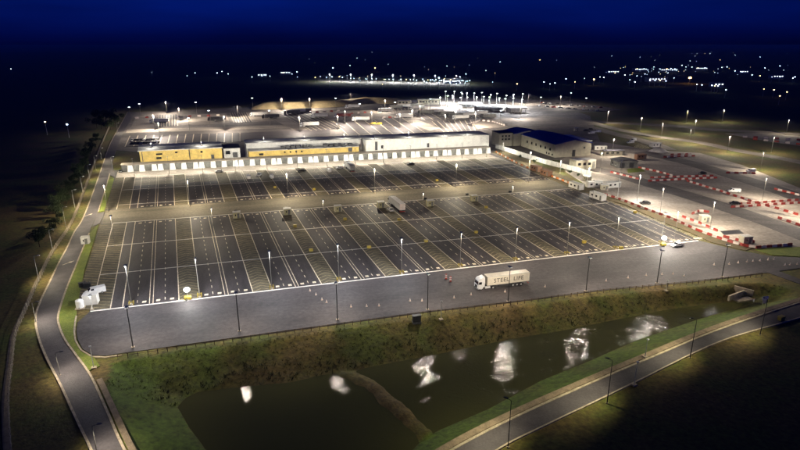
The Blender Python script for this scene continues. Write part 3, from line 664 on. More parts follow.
for k, (u, v, z) in enumerate([(-12, 168, Z0 + 6.6), (12, 168, Z0 + 6.6), (44, 172, Z0 + 6.9), (66, 172, Z0 + 6.9), (88, 172, Z0 + 6.9), (104, 166, Z0 + 7.2), (124, 166, Z0 + 7.2), (146, 166, Z0 + 7.2), (160, 166, Z0 + 7.2)]):
    thing('roof_lamp', P_ROOFL, (*S(u, v), z), yaw_u(u, v), f'{ORD[k]} small lamp from the west standing on the hall roofs', 'lamp', 'lamps on the hall roofs')

# ---------------------------------------------------------------- blue-roofed building, aligned with the bays
def local_thing(name, parts, p, label, cat, rot=None): return thing(name, parts, (p[0], p[1], 0), SITE if rot is None else rot, label, cat)
def gable(w, l, h, rise, wallm, roofm, wins, doors, over=.5):
    P = [part('wall', MB().prism([(0, 0), (w, 0), (w, h), (w / 2, h + rise), (0, h)], 0, l), wallm)]
    for sx in (0, 1):
        x0, x1 = (-over, w / 2) if sx == 0 else (w + over, w / 2); z0 = h - rise * over / (w / 2)
        mb = MB()
        for y0, y1 in ((-over, l + over),):
            mb.v = [(x0, y0, z0 + .06), (x1, y0, h + rise + .06), (x1, y1, h + rise + .06), (x0, y1, z0 + .06), (x0, y0, z0 + .32), (x1, y0, h + rise + .32), (x1, y1, h + rise + .32), (x0, y1, z0 + .32)]
            mb.f = [(0, 3, 2, 1), (4, 5, 6, 7), (0, 1, 5, 4), (1, 2, 6, 5), (2, 3, 7, 6), (3, 0, 4, 7)]; mb.m = [0] * 6
        ribs = MB(); n = int(l / 2.2)
        for i in range(n + 1):
            y = i * l / n; ribs.tube((x0, y, z0 + .36), (x1, y, h + rise + .36), .07, n=4)
        P.append(part('roof', mb, roofm, [part('standing_seam', ribs, roofm)]))
    for y, z, ww, hh in wins:
        P.append(part('window', MB().box((-.06, y, z), (.12, ww, hh)), M_GLASS, [part('frame', MB().box((-.05, y, z - hh / 2 - .1), (.3, ww + .3, .12)), M_LROOF)]))
    for x, z, ww, hh in doors: P.append(part('door', MB().box((x, -.06, z), (ww, .12, hh)), M_DPOLE))
    return P
B1 = (98.0, 351.0)
local_thing('blue_roof_building', gable(26, 45, 8.2, 2.4, M_CREAM, M_BLUE, [(y, 4.4, 1.6, 1.6) for y in (6, 12, 18, 24, 30, 36)] + [(3, 1.4, 1.2, 1.2), (7, 1.4, 1.2, 1.2), (10, 1.4, 1.2, 1.2)], [(13.5, 2.2, 2.2, 4.2), (21, 5.4, 1.2, 1.2)]), B1, 'large cream building with a blue pitched roof east of the bays', 'building')
def rel(p, a, b, r=SITE): return (p[0] + a * math.cos(r) - b * math.sin(r), p[1] + a * math.sin(r) + b * math.cos(r))
local_thing('blue_roof_annex', gable(22, 18, 8.4, 2.0, M_CREAM, M_BLUE, [(5, 4, 1.6, 1.6), (12, 4, 1.6, 1.6)], []), rel(B1, -5, 46.5), 'smaller blue-roofed annex joined behind the cream building', 'building')
local_thing('clad_block', [part('wall', MB().box((5, 6, 4.6), (10, 12, 9.2)), M_CREAM), part('roof', MB().box((5, 6, 9.35), (10.5, 12.5, .3)), M_DROOF)] + [part('window', MB().box((2.5 + 2.5 * i, -.05, 5 + j * 2.2), (1.2, .1, 1.2)), M_GLASS) for i in range(3) for j in range(2)], rel(B1, -16, 47), 'tall cream stair block between white hall and blue roof', 'building')
local_thing('white_canopy', [part('roof', MB().box((7, 14, 5.4), (14, 28, .5)), M_WHITE)] + [part('column', MB().tube((x, y, 0), (x, y, 5.2), .2), M_STEEL) for x in (.8, 13.2) for y in (1, 14, 27)], rel(B1, 28, 22), 'white flat canopy behind the blue roof', 'canopy')
# white boundary wall and olive shrubs before it
wl = px((497, 148.5), (520, 156), (545, 164), (575, 171.5), (590, 176))
mbw = []
for x, y, a in along(wl, 4.0): mbw.append(part('wall_panel', MB().box((0, 0, 1.4), (3.94, .3, 2.8), rz=a) if False else MB().box((x, y, 1.4), (3.94, .3, 2.8), rz=a), M_WHITE))
for x, y, a in along(wl, 4.0, -2.0): mbw.append(part('post', MB().box((x, y, 1.5), (.4, .45, 3.0), rz=a), M_LROOF))
uvthing('white_boundary_wall', 'bright white panel wall running past the blue-roofed building', 'wall', mbw)
P_BW = mast(7, E_DIM, light('boundary_flood', 8000, (1.0, .95, .8), .1), 2, 5, False, M_STEEL, .09, .4)
for k, (a, b_) in enumerate([(503, 153), (530, 163.5), (560, 173), (588, 181)]):
    place(G(a, b_), P_BW, 'lamp_mast', f'{ORD[k]} short lamp mast along the white boundary wall from its hall end', 'lamp masts of the boundary wall')
# small buildings and cabins of the east yards
def cabin(l, w, h, m, rm=M_LROOF, doors=1, wins=2):
    P = [part('cabin_body', MB().box((0, 0, h / 2 + .15), (l, w, h)), m), part('roof', MB().box((0, 0, h + .21), (l + .16, w + .16, .14)), rm), part('skid', MB().box((0, -w * .35, .07), (l * .96, .2, .15)).box((0, w * .35, .07), (l * .96, .2, .15)), M_DPOLE)]
    for i in range(wins):
        x = -l / 2 + l * (i + .7) / (wins + 1); P.append(part('window', MB().box((x, -w / 2 - .02, h * .62), (l * .14, .06, h * .3)), M_GLASS))
    for i in range(doors): P.append(part('door', MB().box((l / 2 - .9 - i, -w / 2 - .02, h * .44 + .15), (.9, .06, h * .8)), M_GREYC))
    for s in (-1, 1):
        P.append(part('corner_post', MB().box((s * (l / 2 - .06), -w / 2 - .015, h / 2 + .15), (.14, .06, h)), rm))
    return P
C_W8 = cabin(8.2, 2.8, 2.7, M_WHITE); C_BR = cabin(7, 2.8, 2.8, M_BROWN, M_BROWN); C_S = cabin(3.4, 2.6, 2.5, M_CREAM, wins=1)
vrot = yaw_v(172, 70) + math.pi
for a, b_, c, t in [(576, 188.5, C_W8, 'white site cabin on the lot edge, farther of the two'), (597.5, 199, C_W8, 'white site cabin on the lot edge, nearer of the two'), (536, 171, C_BR, 'brown container on the verge, farther one'), (546, 175.5, C_BR, 'brown container on the verge, nearer one'),
                    (587, 181, C_S, 'small cream cabin behind the white site cabins')]:
    thing('site_cabin', c, (*G(a, b_), 0.05), vrot + .12, t, 'cabin', 'cabins along the verge')
for j, (a, b_, c, t) in enumerate([(604, 190, C_S, 'small cream cabin at the west corner of the bright yard'), (594, 187, C_W8, 'white cabin just behind the cluster of orange barriers'), (612, 187.5, C_W8, 'white cabin at the back of the bright yard corner'), (704, 222, C_S, 'cream cabin in the yard near the mast'), (745, 243, C_S, 'cream cabin beside the grass island'), (640, 159, C_BR, 'brown container on the upper yard road'), (600, 150, C_W8, 'white cabin west of the stone heap'), (576, 131, C_S, 'cream cabin on the slip road'), (655, 147, C_W8, 'white cabin beside the tarpaulin heap')]):
    thing('site_cabin', c, (*G(a, b_), 0.05), SITE - .35 + .2 * (j % 3), t, 'cabin', 'cabins of the east yards')
thing('dark_workshop', gable(12, 9, 3.6, .9, M_GREYC, M_DROOF, [(2, 1.8, 1, 1), (6, 1.8, 1, 1)], [(3, 1.5, 2.6, 3), (8.5, 1.5, 2.6, 3)]), (*G(617, 168), 0), SITE - .2, 'low dark workshop north of the bright yard corner', 'building')
thing('pale_store', cabin(13, 7, 5, M_CREAM, M_LROOF, 2, 3), (*G(582, 168), 0), SITE, 'pale store block at the foot of the blue-roofed building', 'building')
thing('yellow_store', cabin(14, 5, 3, M_CREAM, M_DROOF, 1, 3), (*G(612, 155), 0), SITE - .15, 'long low store with a dark roof behind the workshop', 'building')

# glowing terminal sheds
for k, (a, b_, l, t) in enumerate([(492, 111.5, 36, 'long white canopy shed in the glowing terminal'), (470, 108, 24, 'short white canopy shed west of the long one in the terminal'), (516, 113, 18, 'small white shed at the east end of the terminal')]):
    thing('terminal_shed', [part('roof', MB().box((0, 0, 6), (l, 14, .7)), M_WHITE), part('fascia', MB().box((0, -7.1, 5.4), (l, .2, 1.6)), M_WHITE), part('back_wall', MB().box((0, 6.7, 2.9), (l, .3, 5.6)), M_WHITE)] + [part('column', MB().tube((x, y, 0), (x, y, 5.6), .3), M_STEEL) for x in np.linspace(-l / 2 + 1, l / 2 - 1, 5) for y in (-6, 5)],
          (*G(a, b_), 0), 0.15, t, 'shed', 'terminal sheds')
for k, (a, b_) in enumerate([(404, 105.5), (424, 104.5), (433, 104.5)]):
    thing('site_store', cabin(16, 9, 6, M_CREAM, M_LROOF, 1, 3), (*G(a, b_), 0), .1, ['pale store by the east end of the sand bund', 'pale store west of the terminal, middle of three', 'pale store touching the terminal masts'][k], 'building')

# ---------------------------------------------------------------- earth bund and covered heaps
def mound(name, line_, w, h, m, seed, kind=None, label=None, cat=None):
    A = np.array(line_); n = len(A); cols = 13; v = []; f = []
    for i in range(n):
        t = A[min(n - 1, i + 1)] - A[max(0, i - 1)]; t = t / np.linalg.norm(t); nn = np.array((-t[1], t[0])); e = min(1, min(i, n - 1 - i) / 2.0)
        for j in range(cols):
            s = -1 + 2 * j / (cols - 1); z = (max(0, 1 - abs(s) ** 1.5)) * h * (0.25 + .75 * e) * (0.9 + .25 * float(vnoise(np.array(i * 1.7), np.array(j * 1.3), 3, seed)))
            q = A[i] + nn * s * w; v.append((q[0], q[1], z - .2))
    for i in range(n - 1):
        for j in range(cols - 1): f.append((i * cols + j, i * cols + j + 1, (i + 1) * cols + j + 1, (i + 1) * cols + j))
    me = bpy.data.meshes.new(name); me.from_pydata(v, [], f); me.materials.append(m); me.polygons.foreach_set('use_smooth', [True] * len(f))
    bm = bmesh.new(); bm.from_mesh(me)
    if sum(q.normal.z for q in bm.faces) < 0: bmesh.ops.reverse_faces(bm, faces=bm.faces)
    bm.to_mesh(me); bm.free()
    o = link(name, me); return tag(o, label, cat, kind=kind)
mound('earth_bund', smooth(px((252, 108.5), (285, 107.7), (330, 106.2), (352, 104.2), (375, 102.5), (412, 104)), 5), 13, 6.5, M_SAND, 4, kind='structure')
M_TARP = mat('pale_tarpaulin', (0.62, 0.58, 0.50), .6, .15, .5)
M_STONE = mat('pale_stone', (0.45, 0.40, 0.24), .95, .4, .9)
mound('covered_heap', smooth(px((650, 150.5), (658, 151.5), (667, 153)), 4), 4.5, 2.6, M_TARP, 6, label='pale tarpaulin-covered heap beside the upper yard road', cat='heap')
mound('stone_heap', smooth(px((634, 147), (641, 147.5), (648, 149)), 4), 4.0, 2.4, M_STONE, 8, label='olive stone heap west of the tarpaulin-covered heap', cat='heap')

# ---------------------------------------------------------------- barriers
def barrier_mesh(m):
    prof = [(-.30, 0), (.30, 0), (.30, .14), (.13, .38), (.11, .92), (-.11, .92), (-.13, .38), (-.30, .14)]
    mb = MB().prism(prof, -1.0, 1.0); mb.v = [(y, x, z) for x, y, z in mb.v]
    mb.box((-1.04, 0, .55), (.1, .1, .5)); mb.box((.45, 0, .95), (.3, .12, .08)); mb.box((-.45, 0, .95), (.3, .12, .08))
    return mb.mesh('barrier', m)
BAR = {'red': barrier_mesh(M_RED), 'white': barrier_mesh(M_PINK), 'orange': barrier_mesh(M_ORANGE)}
def barriers(line_, where, cols=('red', 'white'), step=2.15, wob=.05, sc_=1.0):
    for k, (x, y, a) in enumerate(along(line_, step)):
        c = cols[k % len(cols)]
        o = one('barrier', BAR[c], (x + random.uniform(-wob, wob) * 2, y + random.uniform(-wob, wob) * 2, 0.03), a + random.uniform(-wob, wob), f'{c} plastic barrier {where}', 'barrier', f'barriers {where}')
        if sc_ != 1: o.scale = (sc_,) * 3
barriers(px((606, 195.5), (616, 198.5), (644, 209), (670, 218.5), (700, 232)), 'in the row along the brown verge beside the front bays')
barriers(px((700, 232), (718, 238.5), (730, 242.5), (745, 246.5)), 'in the row near the black steel plate')
barriers(px((745, 246.5), (757, 248.3), (772, 247), (790, 245.5)), 'in the row at the corner of the grass island')
barriers(px((650, 181.5), (690, 179.5), (718, 178.2)), 'in the lower of the double row across the yard', step=2.15)
barriers(px((652, 178.2), (680, 177.2), (712, 176.4)), 'in the upper of the double row across the yard', step=2.15)
barriers(px((688, 181.8), (703, 186.5), (720, 191.5), (750, 201.5), (775, 208.5), (800, 216)), 'in the diagonal row crossing the yard', step=2.2)
barriers(px((640, 168.3), (655, 171.5), (672, 176)), 'in the short diagonal row west of the double row', step=2.4)
barriers(px((733, 207.6), (760, 206), (800, 203.4)), 'in the lower double row at the east edge', step=2.15)
barriers(px((740, 204.3), (770, 202.6), (800, 200.4)), 'in the upper double row at the east edge', step=2.15)
barriers(px((665, 157.5), (680, 156.8), (695, 156.4)), 'in the short row beside the tarpaulin heap', step=2.5)
barriers(px((672, 155), (690, 154.5)), 'in the row just behind the tarpaulin heap', step=2.5)
barriers(px((728, 173.3), (742, 173.6), (757, 174)), 'in the short row beside the white van', step=2.2)
barriers(px((684, 218), (700, 224), (716, 231)), 'in the inner row parallel to the verge row')
barriers(px((726, 238), (742, 242), (756, 243)), 'in the inner row west of the grass island')
barriers(px((693, 214), (700, 211.5), (710, 213)), 'in the small loop beside the yard mast')
barriers(px((612, 173), (626, 176.5), (640, 180)), 'in the row beside the workshop road')
barriers(px((776, 190), (800, 196)), 'in the row on the upper yard road at the east edge')
barriers(px((620, 163), (636, 161)), 'in the row behind the workshop')
barriers(px((780, 219), (800, 226)), 'in the row below the east double row')
barriers(px((496, 152.5), (516, 163), (534, 171)), 'in the row from the white hall to the brown containers', cols=('orange', 'white'), step=3.6)
barriers(px((552, 177), (570, 184)), 'in the row between the brown and white cabins', cols=('orange', 'white'), step=2.6)
barriers(px((590, 183), (600, 186), (607, 191)), 'in the bright cluster behind the site cabins', cols=('orange', 'white', 'orange'), step=1.7)
barriers(px((137, 118.4), (157, 117.4)), 'in the short far row at the west corner', step=9, cols=('white', 'red'), sc_=1.5)
barriers(px((180, 117.2), (225, 115.6)), 'in the long far row behind the yellow hall', step=9, cols=('white', 'red'), sc_=1.5)
barriers(px((310, 113), (345, 111)), 'in the far row before the sand bund', step=8, cols=('white', 'red'), sc_=1.5)
barriers(px((352, 114), (376, 112)), 'in the far row beside the red lorry', step=8, cols=('red', 'white'), sc_=1.5)
barriers(px((384, 118), (400, 117.6)), 'in the far row east of the red lorry', step=6, cols=('white', 'red'), sc_=1.5)
barriers(px((415, 111), (434, 110)), 'in the far row west of the terminal', step=7, cols=('white', 'red'), sc_=1.5)
barriers(px((468, 125), (480, 121), (492, 122), (505, 126)), 'in the curved far row behind the white hall', step=5, cols=('white',), sc_=1.4)
barriers(px((755, 140), (780, 142.5), (800, 145)), 'in the row of the far concrete yard', step=7, cols=('red', 'white'), sc_=1.4)
barriers(px((745, 137.5), (775, 139), (800, 140.5)), 'in the back row of the far concrete yard', step=7, cols=('white', 'red'), sc_=1.4)

# ---------------------------------------------------------------- vehicles
def wheel(x, y, r, w=.3, name='wheel'):
    t = MB().tube((x, y - w / 2, r), (x, y + w / 2, r), r, n=14); rim = MB().tube((x, y - w / 2 - .02, r), (x, y + w / 2 + .02, r), r * .55, n=10)
    return part(name, t, M_RUB, [part('rim', rim, M_STEEL)])
def lorry(cabm, boxm, text=None, rear=None, cab=True):
    # front toward -x, length 16.5, centred in y
    P = []
    if cab:
        prof = [(0.05, .45), (0.0, 1.1), (.06, 1.75), (.35, 3.15), (.8, 3.55), (2.15, 3.75), (2.25, 3.6), (2.25, 1.0), (1.75, .95), (1.6, .45)]
        P.append(part('cab', MB().prism(prof, -1.23, 1.23), cabm,
            [part('windscreen', MB().prism([(.03, 1.85), (.07, 1.8), (.36, 2.9), (.32, 2.95)], -1.1, 1.1), M_GLASS),
             part('side_window', MB().box((.85, -1.235, 2.25), (.9, .04, .75)).box((.85, 1.235, 2.25), (.9, .04, .75)), M_GLASS),
             part('grille', MB().box((-.01, 0, 1.15), (.06, 1.5, .8)), M_BLACK), part('bumper', MB().box((.1, 0, .55), (.35, 2.46, .4)), M_GREYC),
             part('headlight', MB().box((-.01, -.95, .75), (.1, .4, .22)), M_CABW), part('headlight', MB().box((-.01, .95, .75), (.1, .4, .22)), M_CABW),
             part('mirror', MB().box((.4, -1.42, 2.3), (.12, .25, .6)).box((.4, 1.42, 2.3), (.12, .25, .6)), M_BLACK)]))
        P.append(part('roof_deflector', MB().prism([(1.0, 3.62), (2.2, 3.74), (2.2, 4.0), (1.9, 3.95)], -1.05, 1.05), cabm))
        P.append(part('chassis', MB().box((4.0, 0, .85), (4.4, .9, .3)), M_DPOLE))
        P.append(part('fuel_tank', MB().tube((2.5, -.95, .75), (3.9, -.95, .75), .33, n=10).box((3.2, -1.18, .7), (1.6, .06, .55)), cabm))
        P += [wheel(1.15, -1.05, .5), wheel(1.15, 1.05, .5), wheel(4.9, -1.0, .5, .55), wheel(4.9, 1.0, .5, .55)]
    P.append(part('trailer_box', MB().box((9.75, 0, 2.62), (13.5, 2.52, 2.72)), boxm))
    P.append(part('roof_rail', MB().box((9.75, -1.27, 3.94), (13.56, .06, .14)).box((9.75, 1.27, 3.94), (13.56, .06, .14)), M_LROOF))
    P.append(part('trailer_frame', MB().box((9.75, 0, 1.13), (13.4, 1.0, .24)).box((9.75, -1.2, 1.2), (13.5, .1, .1)).box((9.75, 1.2, 1.2), (13.5, .1, .1)), M_DPOLE))
    P.append(part('side_guard', MB().box((8.9, -1.2, .65), (3.4, .05, .5)).box((8.9, 1.2, .65), (3.4, .05, .5)), M_DPOLE))
    P.append(part('landing_leg', MB().box((6.0, -.7, .55), (.16, .16, 1.1)).box((6.0, .7, .55), (.16, .16, 1.1)), M_DPOLE))
    for x in (11.3, 12.6, 13.9): P += [wheel(x, -1.05, .5, .4), wheel(x, 1.05, .5, .4)]
    P.append(part('rear_door', MB().box((16.52, -.62, 2.6), (.06, 1.2, 2.6)), rear or boxm)); P.append(part('rear_door', MB().box((16.52, .62, 2.6), (.06, 1.2, 2.6)), rear or boxm))
    P.append(part('rear_bumper', MB().box((16.4, 0, .6), (.15, 2.4, .2)), M_REDP))
    P.append(part('mudflap', MB().box((14.6, -1.05, .5), (.05, .5, .6)).box((14.6, 1.05, .5), (.05, .5, .6)), M_BLACK))
    if text:
        for word, x in text:
            cu = bpy.data.curves.new('lettering', 'FONT'); cu.body = word; cu.size = 1.75; cu.extrude = .01; cu.offset = .018; cu.space_character = 1.12; cu.materials.append(M_TEXT)
            tmp = bpy.data.objects.new('lettering', cu); COL.objects.link(tmp); dg = bpy.context.evaluated_depsgraph_get()
            tm = bpy.data.meshes.new_from_object(tmp.evaluated_get(dg)); bpy.data.objects.remove(tmp); tm.transform(Matrix.Rotation(math.pi / 2, 4, 'X'))
            P.append(('lettering', tm, [], (x, -1.285, 2.02)))
    return P
def park(parts, name, p_front, yaw, label, cat, group=None): return thing(name, parts, (*p_front, 0.02), yaw, label, cat, group)
tr = park(lorry(M_CABW, M_TRK, [('STEEL', 5.0), ('LIFE', 11.3)]), 'articulated_lorry', G(475.8, 289.3), yaw_u(85, -14) - .015, 'articulated lorry with a white cab and a lettered cream trailer on the apron', 'lorry')
pr = G(402.5, 213.0); u_, v_ = SI(*pr)
yv = yaw_v(u_, v_)
c_, s_ = math.cos(yv), math.sin(yv)
L_WHT = lorry(M_CABW, M_WHITE, None, M_PINK)
park(L_WHT, 'articulated_lorry', (pr[0] + c_ * 16.5, pr[1] + s_ * 16.5), yv + math.pi, 'white box lorry with a pinkish rear parked in a front-block bay', 'lorry', 'parked lorries')
pr = G(353, 172.5); u_, v_ = SI(*pr); yv = yaw_v(u_, v_); c_, s_ = math.cos(yv), math.sin(yv)
park(lorry(M_CABW, M_LROOF), 'articulated_lorry', (pr[0] + c_ * 16.5, pr[1] + s_ * 16.5), yv + math.pi, 'pale grey lorry parked before the low yellow hall', 'lorry', 'parked lorries')
L_RED = lorry(M_CABW, M_REDP); 
park(L_RED, 'articulated_lorry', G(334, 117.5), .12, 'red box lorry with a white cab on the far lot', 'lorry', 'parked lorries')
L_W2 = lorry(M_CABW, M_WHITE)
for a, b_, r, t in [(311, 117.8, .1, 'white lorry parked just west of the red one on the far lot'), (378, 112.0, .15, 'white lorry parked beyond the red one near the sand bund'), (345, 108.2, .1, 'white lorry parked at the foot of the sand bund'), (396, 118.2, .1, 'white lorry in the middle of the far lot'), (452, 119.5, .2, 'white lorry parked behind the white hall')]:
    park(L_W2, 'articulated_lorry', G(a, b_), r, t, 'lorry', 'parked lorries')
L_GR = lorry(M_DPOLE, M_GREYC)
for j, (a, b_, r, ww) in enumerate([(284, 114.5, .4, 0), (290, 113.2, .4, 1), (296, 112.4, .4, 0), (388, 109, .2, 0), (396, 108, .2, 1), (404, 107.2, .2, 0), (410, 109.5, .2, 1), (418, 114, .2, 0), (428, 113, .2, 1), (438, 115.5, .1, 0), (446, 117.5, .2, 0), (460, 116.5, .3, 1), (472, 115, .2, 1), (480, 118.5, .3, 0), (352, 121, .1, 1), (300, 127, .3, 1), (208, 121, .1, 0), (150, 123, .1, 1), (250, 116.5, .1, 1), (262, 118.5, .2, 0)]):
    park(L_W2 if ww else L_GR, 'articulated_lorry', G(a, b_), r, 'small white lorry among the vehicles of the far lot' if ww else 'small dark lorry among the vehicles of the far lot', 'lorry', 'lorries scattered on the far lot')
def car(m, van=False):
    if van: prof = [(0, .35), (0, .95), (.75, 1.15), (1.5, 1.95), (5.2, 2.0), (5.3, 1.8), (5.3, .35)]; wx = (.95, 4.25); l = 5.3
    else: prof = [(0, .32), (0.02, .72), (.25, .82), (1.1, .92), (1.85, 1.42), (3.3, 1.45), (4.0, 1.0), (4.35, .95), (4.4, .35)]; wx = (.85, 3.5); l = 4.4
    P = [part('car_body', MB().prism(prof, -.88, .88), m)]
    P.append(part('windscreen', MB().prism([(1.12, .98), (1.16, .95), (1.84, 1.38), (1.8, 1.42)] if not van else [(.8, 1.25), (.86, 1.2), (1.48, 1.85), (1.42, 1.9)], -.76, .76), M_GLASS))
    P.append(part('side_window', MB().box((2.5 if not van else 1.9, -.885, 1.2 if not van else 1.6), (1.5 if not van else .8, .03, .3 if not van else .45)).box((2.5 if not van else 1.9, .885, 1.2 if not van else 1.6), (1.5 if not van else .8, .03, .3 if not van else .45)), M_GLASS))
    if not van: P.append(part('rear_window', MB().prism([(3.38, 1.4), (3.42, 1.42), (3.98, 1.04), (3.94, 1.0)], -.72, .72), M_GLASS))
    P.append(part('headlight', MB().box((.01, -.6, .66), (.06, .32, .14)), M_CABW)); P.append(part('headlight', MB().box((.01, .6, .66), (.06, .32, .14)), M_CABW))
    P.append(part('tail_light', MB().box((l - .01, -.65, .8), (.06, .25, .16)), M_REDP)); P.append(part('tail_light', MB().box((l - .01, .65, .8), (.06, .25, .16)), M_REDP))
    P += [wheel(x, y, .32, .22) for x in wx for y in (-.8, .8)]
    return P
CW, CB, CS, CR = car(M_CABW), car(M_BLACK), car(M_LROOF), car(M_REDP); VW = car(M_CABW, True); VY = car(M_YPL, True)
for c, a, b_, r, t, n in [(CS, 389, 209.5, yaw_v(88, 70) + math.pi, 'silver car beside the white box lorry', 'car'), (CW, 215, 172.6, SITE, 'white car before the yellow hall', 'car'), (CW, 258, 176.8, SITE + 1.2, 'white car in the second bay from the white van', 'car'),
        (VW, 271, 177, yaw_v(20, 140) + math.pi, 'white van before the low yellow hall', 'van'), (CB, 298, 171.8, SITE, 'black car in the bright strip before the low yellow hall', 'car'), (VW, 328, 171, yaw_v(50, 140) + math.pi, 'white van just west of the pale grey lorry', 'van'),
        (CW, 336, 169, SITE, 'white car next to the pale grey lorry', 'car'), (CB, 407, 165.2, SITE, 'black car before the white hall', 'car'), (CB, 120, 173, SITE + 1.5, 'black car at the west end of the bays', 'car'), (VW, 248, 177.6, yaw_v(10, 140) + math.pi, 'white van west of the low yellow hall windows', 'van'),
        (VW, 747, 172.5, SITE, 'white van behind the short barrier row', 'van'), (VW, 728, 192, SITE - .5, 'white van touching the diagonal barrier row', 'van'), (CB, 729, 204, SITE - .5, 'black car at the start of the east barrier rows', 'car'), (CB, 699, 174.5, SITE, 'black car behind the double barrier row', 'car'),
        (CB, 583, 131, 0, 'black car on the slip road behind the blue roof', 'car'), (CB, 588, 130, .3, 'second black car on the slip road behind the blue roof', 'car'), (VW, 594, 132.5, 0, 'white van on the slip road behind the blue roof', 'van'), (VW, 588.5, 134, .3, 'white van nearer the blue roof on the slip road', 'van'),
        (VW, 627, 143.5, .2, 'white van at the west end of the stone heap', 'van'), (VW, 631, 141.5, .6, 'white van north of the stone heap', 'van'), (VY, 370, 124.5, 0, 'yellow van on the far lot below the red lorry', 'van'), (VY, 376, 124.8, .2, 'yellow van beside the other on the far lot', 'van'),
        (CB, 640, 204, 0, 'black car on the verge side of the bright yard', 'car'), (CW, 672, 250.5 - 3.5, .3, 'white car at the eastern end of the front row', 'car')]:
    park(c, 'parked_van' if n == 'van' else 'parked_car', G(a, b_), r, t, n, 'parked cars and vans')
for k in range(18):                                            # dark cars in the corner of the far lot
    a = 131 + (k % 9) * 3.1; b_ = 141.5 + (k // 9) * 3.2 - (k % 9) * .12
    park(CB if k % 4 else CS, 'parked_car', G(a, b_), 1.5, 'dark parked car packed in the block behind the yellow hall corner', 'car', 'cars behind the yellow hall corner')
for k in range(34):
    a = 541 + (k % 17) * 3.6 + random.uniform(-.8, .8); b_ = 103.2 + (k // 17) * 3.4 + (k % 17) * .30
    park(random.choice((CW, CR, CS, CB)), 'parked_car', G(a, b_), .3 + 1.4 * (k % 2), 'tiny parked car in the distant eastern car park', 'car', 'cars in the distant car park')

# ---------------------------------------------------------------- booths, bins, cones and the lit corner
C_B = cabin(3.0, 2.4, 2.5, mat('booth_cream', (.55, .50, .26), .6, .15, .6), wins=1)
gen = [part('housing', MB().box((0, 0, .75), (2.0, 1.2, 1.2)), M_BLACK), part('exhaust', MB().tube((.6, 0, 1.3), (.6, 0, 1.8), .06), M_DPOLE), part('skid', MB().box((0, 0, .08), (2.1, 1.3, .14)), M_DPOLE)]
for k, (a, b_) in enumerate([(237, 218), (287.5, 214.5), (338, 211.5), (381, 207.5), (430, 206), (474, 201)]):
    place(G(a, b_), C_B, 'marshal_booth', f'{ORD[k]} cream booth from the west along the aisle', 'cream booths along the aisle', 'booth')
for k, (a, b_) in enumerate([(236, 212), (286, 209), (425, 199.5), (467, 195), (510, 192.5)]):
    place(G(a, b_), gen, 'generator', f'{ORD[k]} black generator from the west along the aisle', 'black generators along the aisle', 'generator', sc_=.65)
binp = [part('bin_body', MB().prism([(-.75, 0), (.75, 0), (.85, .8), (-.85, .8)], -.5, .5), M_YPL), part('lid', MB().prism([(-.9, .8), (.9, .8), (.75, 1.15), (-.75, 1.15)], -.58, .58), M_YPL)]
for k, (a, b_) in enumerate([(275, 188), (314, 190), (437, 181), (345, 220), (295, 227), (399, 220.5), (486, 208), (311, 251), (369, 248), (426, 242), (476, 233), (584, 243), (621, 249), (635, 213)]):
    place(G(a, b_), binp, 'grit_bin', f'{ORD[k]} yellow grit bin counted from the far end of the bays', 'yellow grit bins in the hatched zones', 'grit bin', sc_=.8)
coneM = MB().box((0, 0, .03), (.6, .6, .06)).tube((0, 0, .06), (0, 0, .95), .22, .04, 8); cone_o = coneM.mesh('cone', mat('cone_orange', (.72, .55, .45), .5, .15, 2))
bandm = MB().tube((0, 0, .4), (0, 0, .66), .155, .112, 8).mesh('band', M_CABW)
for a, b_ in [(310, 291), (316, 295), (322, 300), (326.6, 302.5), (351, 307), (366.6, 306.5), (379, 306), (410, 301), (422, 301), (454, 298), (471, 295), (505, 292), (714, 265), (729, 264.3), (738, 263), (747, 262), (753, 261.5), (760, 261), (768, 260), (774, 259.5), (646, 275.5), (662, 274.5), (673, 274), (684, 276), (785, 265.5), (790, 265), (797, 264.5), (628, 278), (606, 281), (545, 287)]:
    thing('traffic_cone', [('cone_body', cone_o, []), ('band', bandm, [])], (*G(a, b_), .02), 0, 'small traffic cone standing on the dark apron road', 'traffic cone', 'cones on the apron road', .85)
for a, b_, t in [(446, 279.5, 'red and white hazard post on the apron, farther one'), (450.5, 282, 'red and white hazard post on the apron, nearer one')]:
    thing('hazard_post', [part('post', MB().box((0, 0, .9), (.5, .2, 1.8)), M_RED), part('white_band', MB().box((0, 0, .8), (.53, .23, .3)).box((0, 0, 1.4), (.53, .23, .3)), M_CABW), part('foot', MB().box((0, 0, .08), (1.0, .6, .16)), M_BLACK)], (*G(a, b_), .02), .2, t, 'hazard post')
# balloon light towers
def tower(ld): return [part('balloon', (lambda mb: mb)(MB()), E_BALL)]
bal = bmesh.new(); bmesh.ops.create_icosphere(bal, subdivisions=3, radius=.85); bmesh.ops.scale(bal, vec=(1, 1, .8), verts=bal.verts); bmesh.ops.translate(bal, vec=(0, 0, 3.0), verts=bal.verts)
balm = bpy.data.meshes.new('balloon'); bal.to_mesh(balm); bal.free(); balm.materials.append(E_BALL); balm.polygons.foreach_set('use_smooth', [True] * len(balm.polygons))
L_BAL = bpy.data.lights.new('balloon_light', 'POINT'); L_BAL.energy = 2600; L_BAL.color = (1, .98, .92); L_BAL.shadow_soft_size = .2
P_BAL = [('balloon', balm, []), part('telescopic_mast', MB().tube((0, 0, .9), (0, 0, 2.4), .06), M_STEEL), part('trailer_base', MB().box((0, 0, .6), (1.8, 1.2, .8)), M_YPL), wheel(-.3, -.75, .3, .2), wheel(-.3, .75, .3, .2), part('outrigger', MB().box((0, 0, .1), (.1, 2.6, .1)).box((0, 0, .12), (2.8, .1, .1)), M_STEEL), ('lamp_light', L_BAL, [], (0, -1.3, 3.6))]
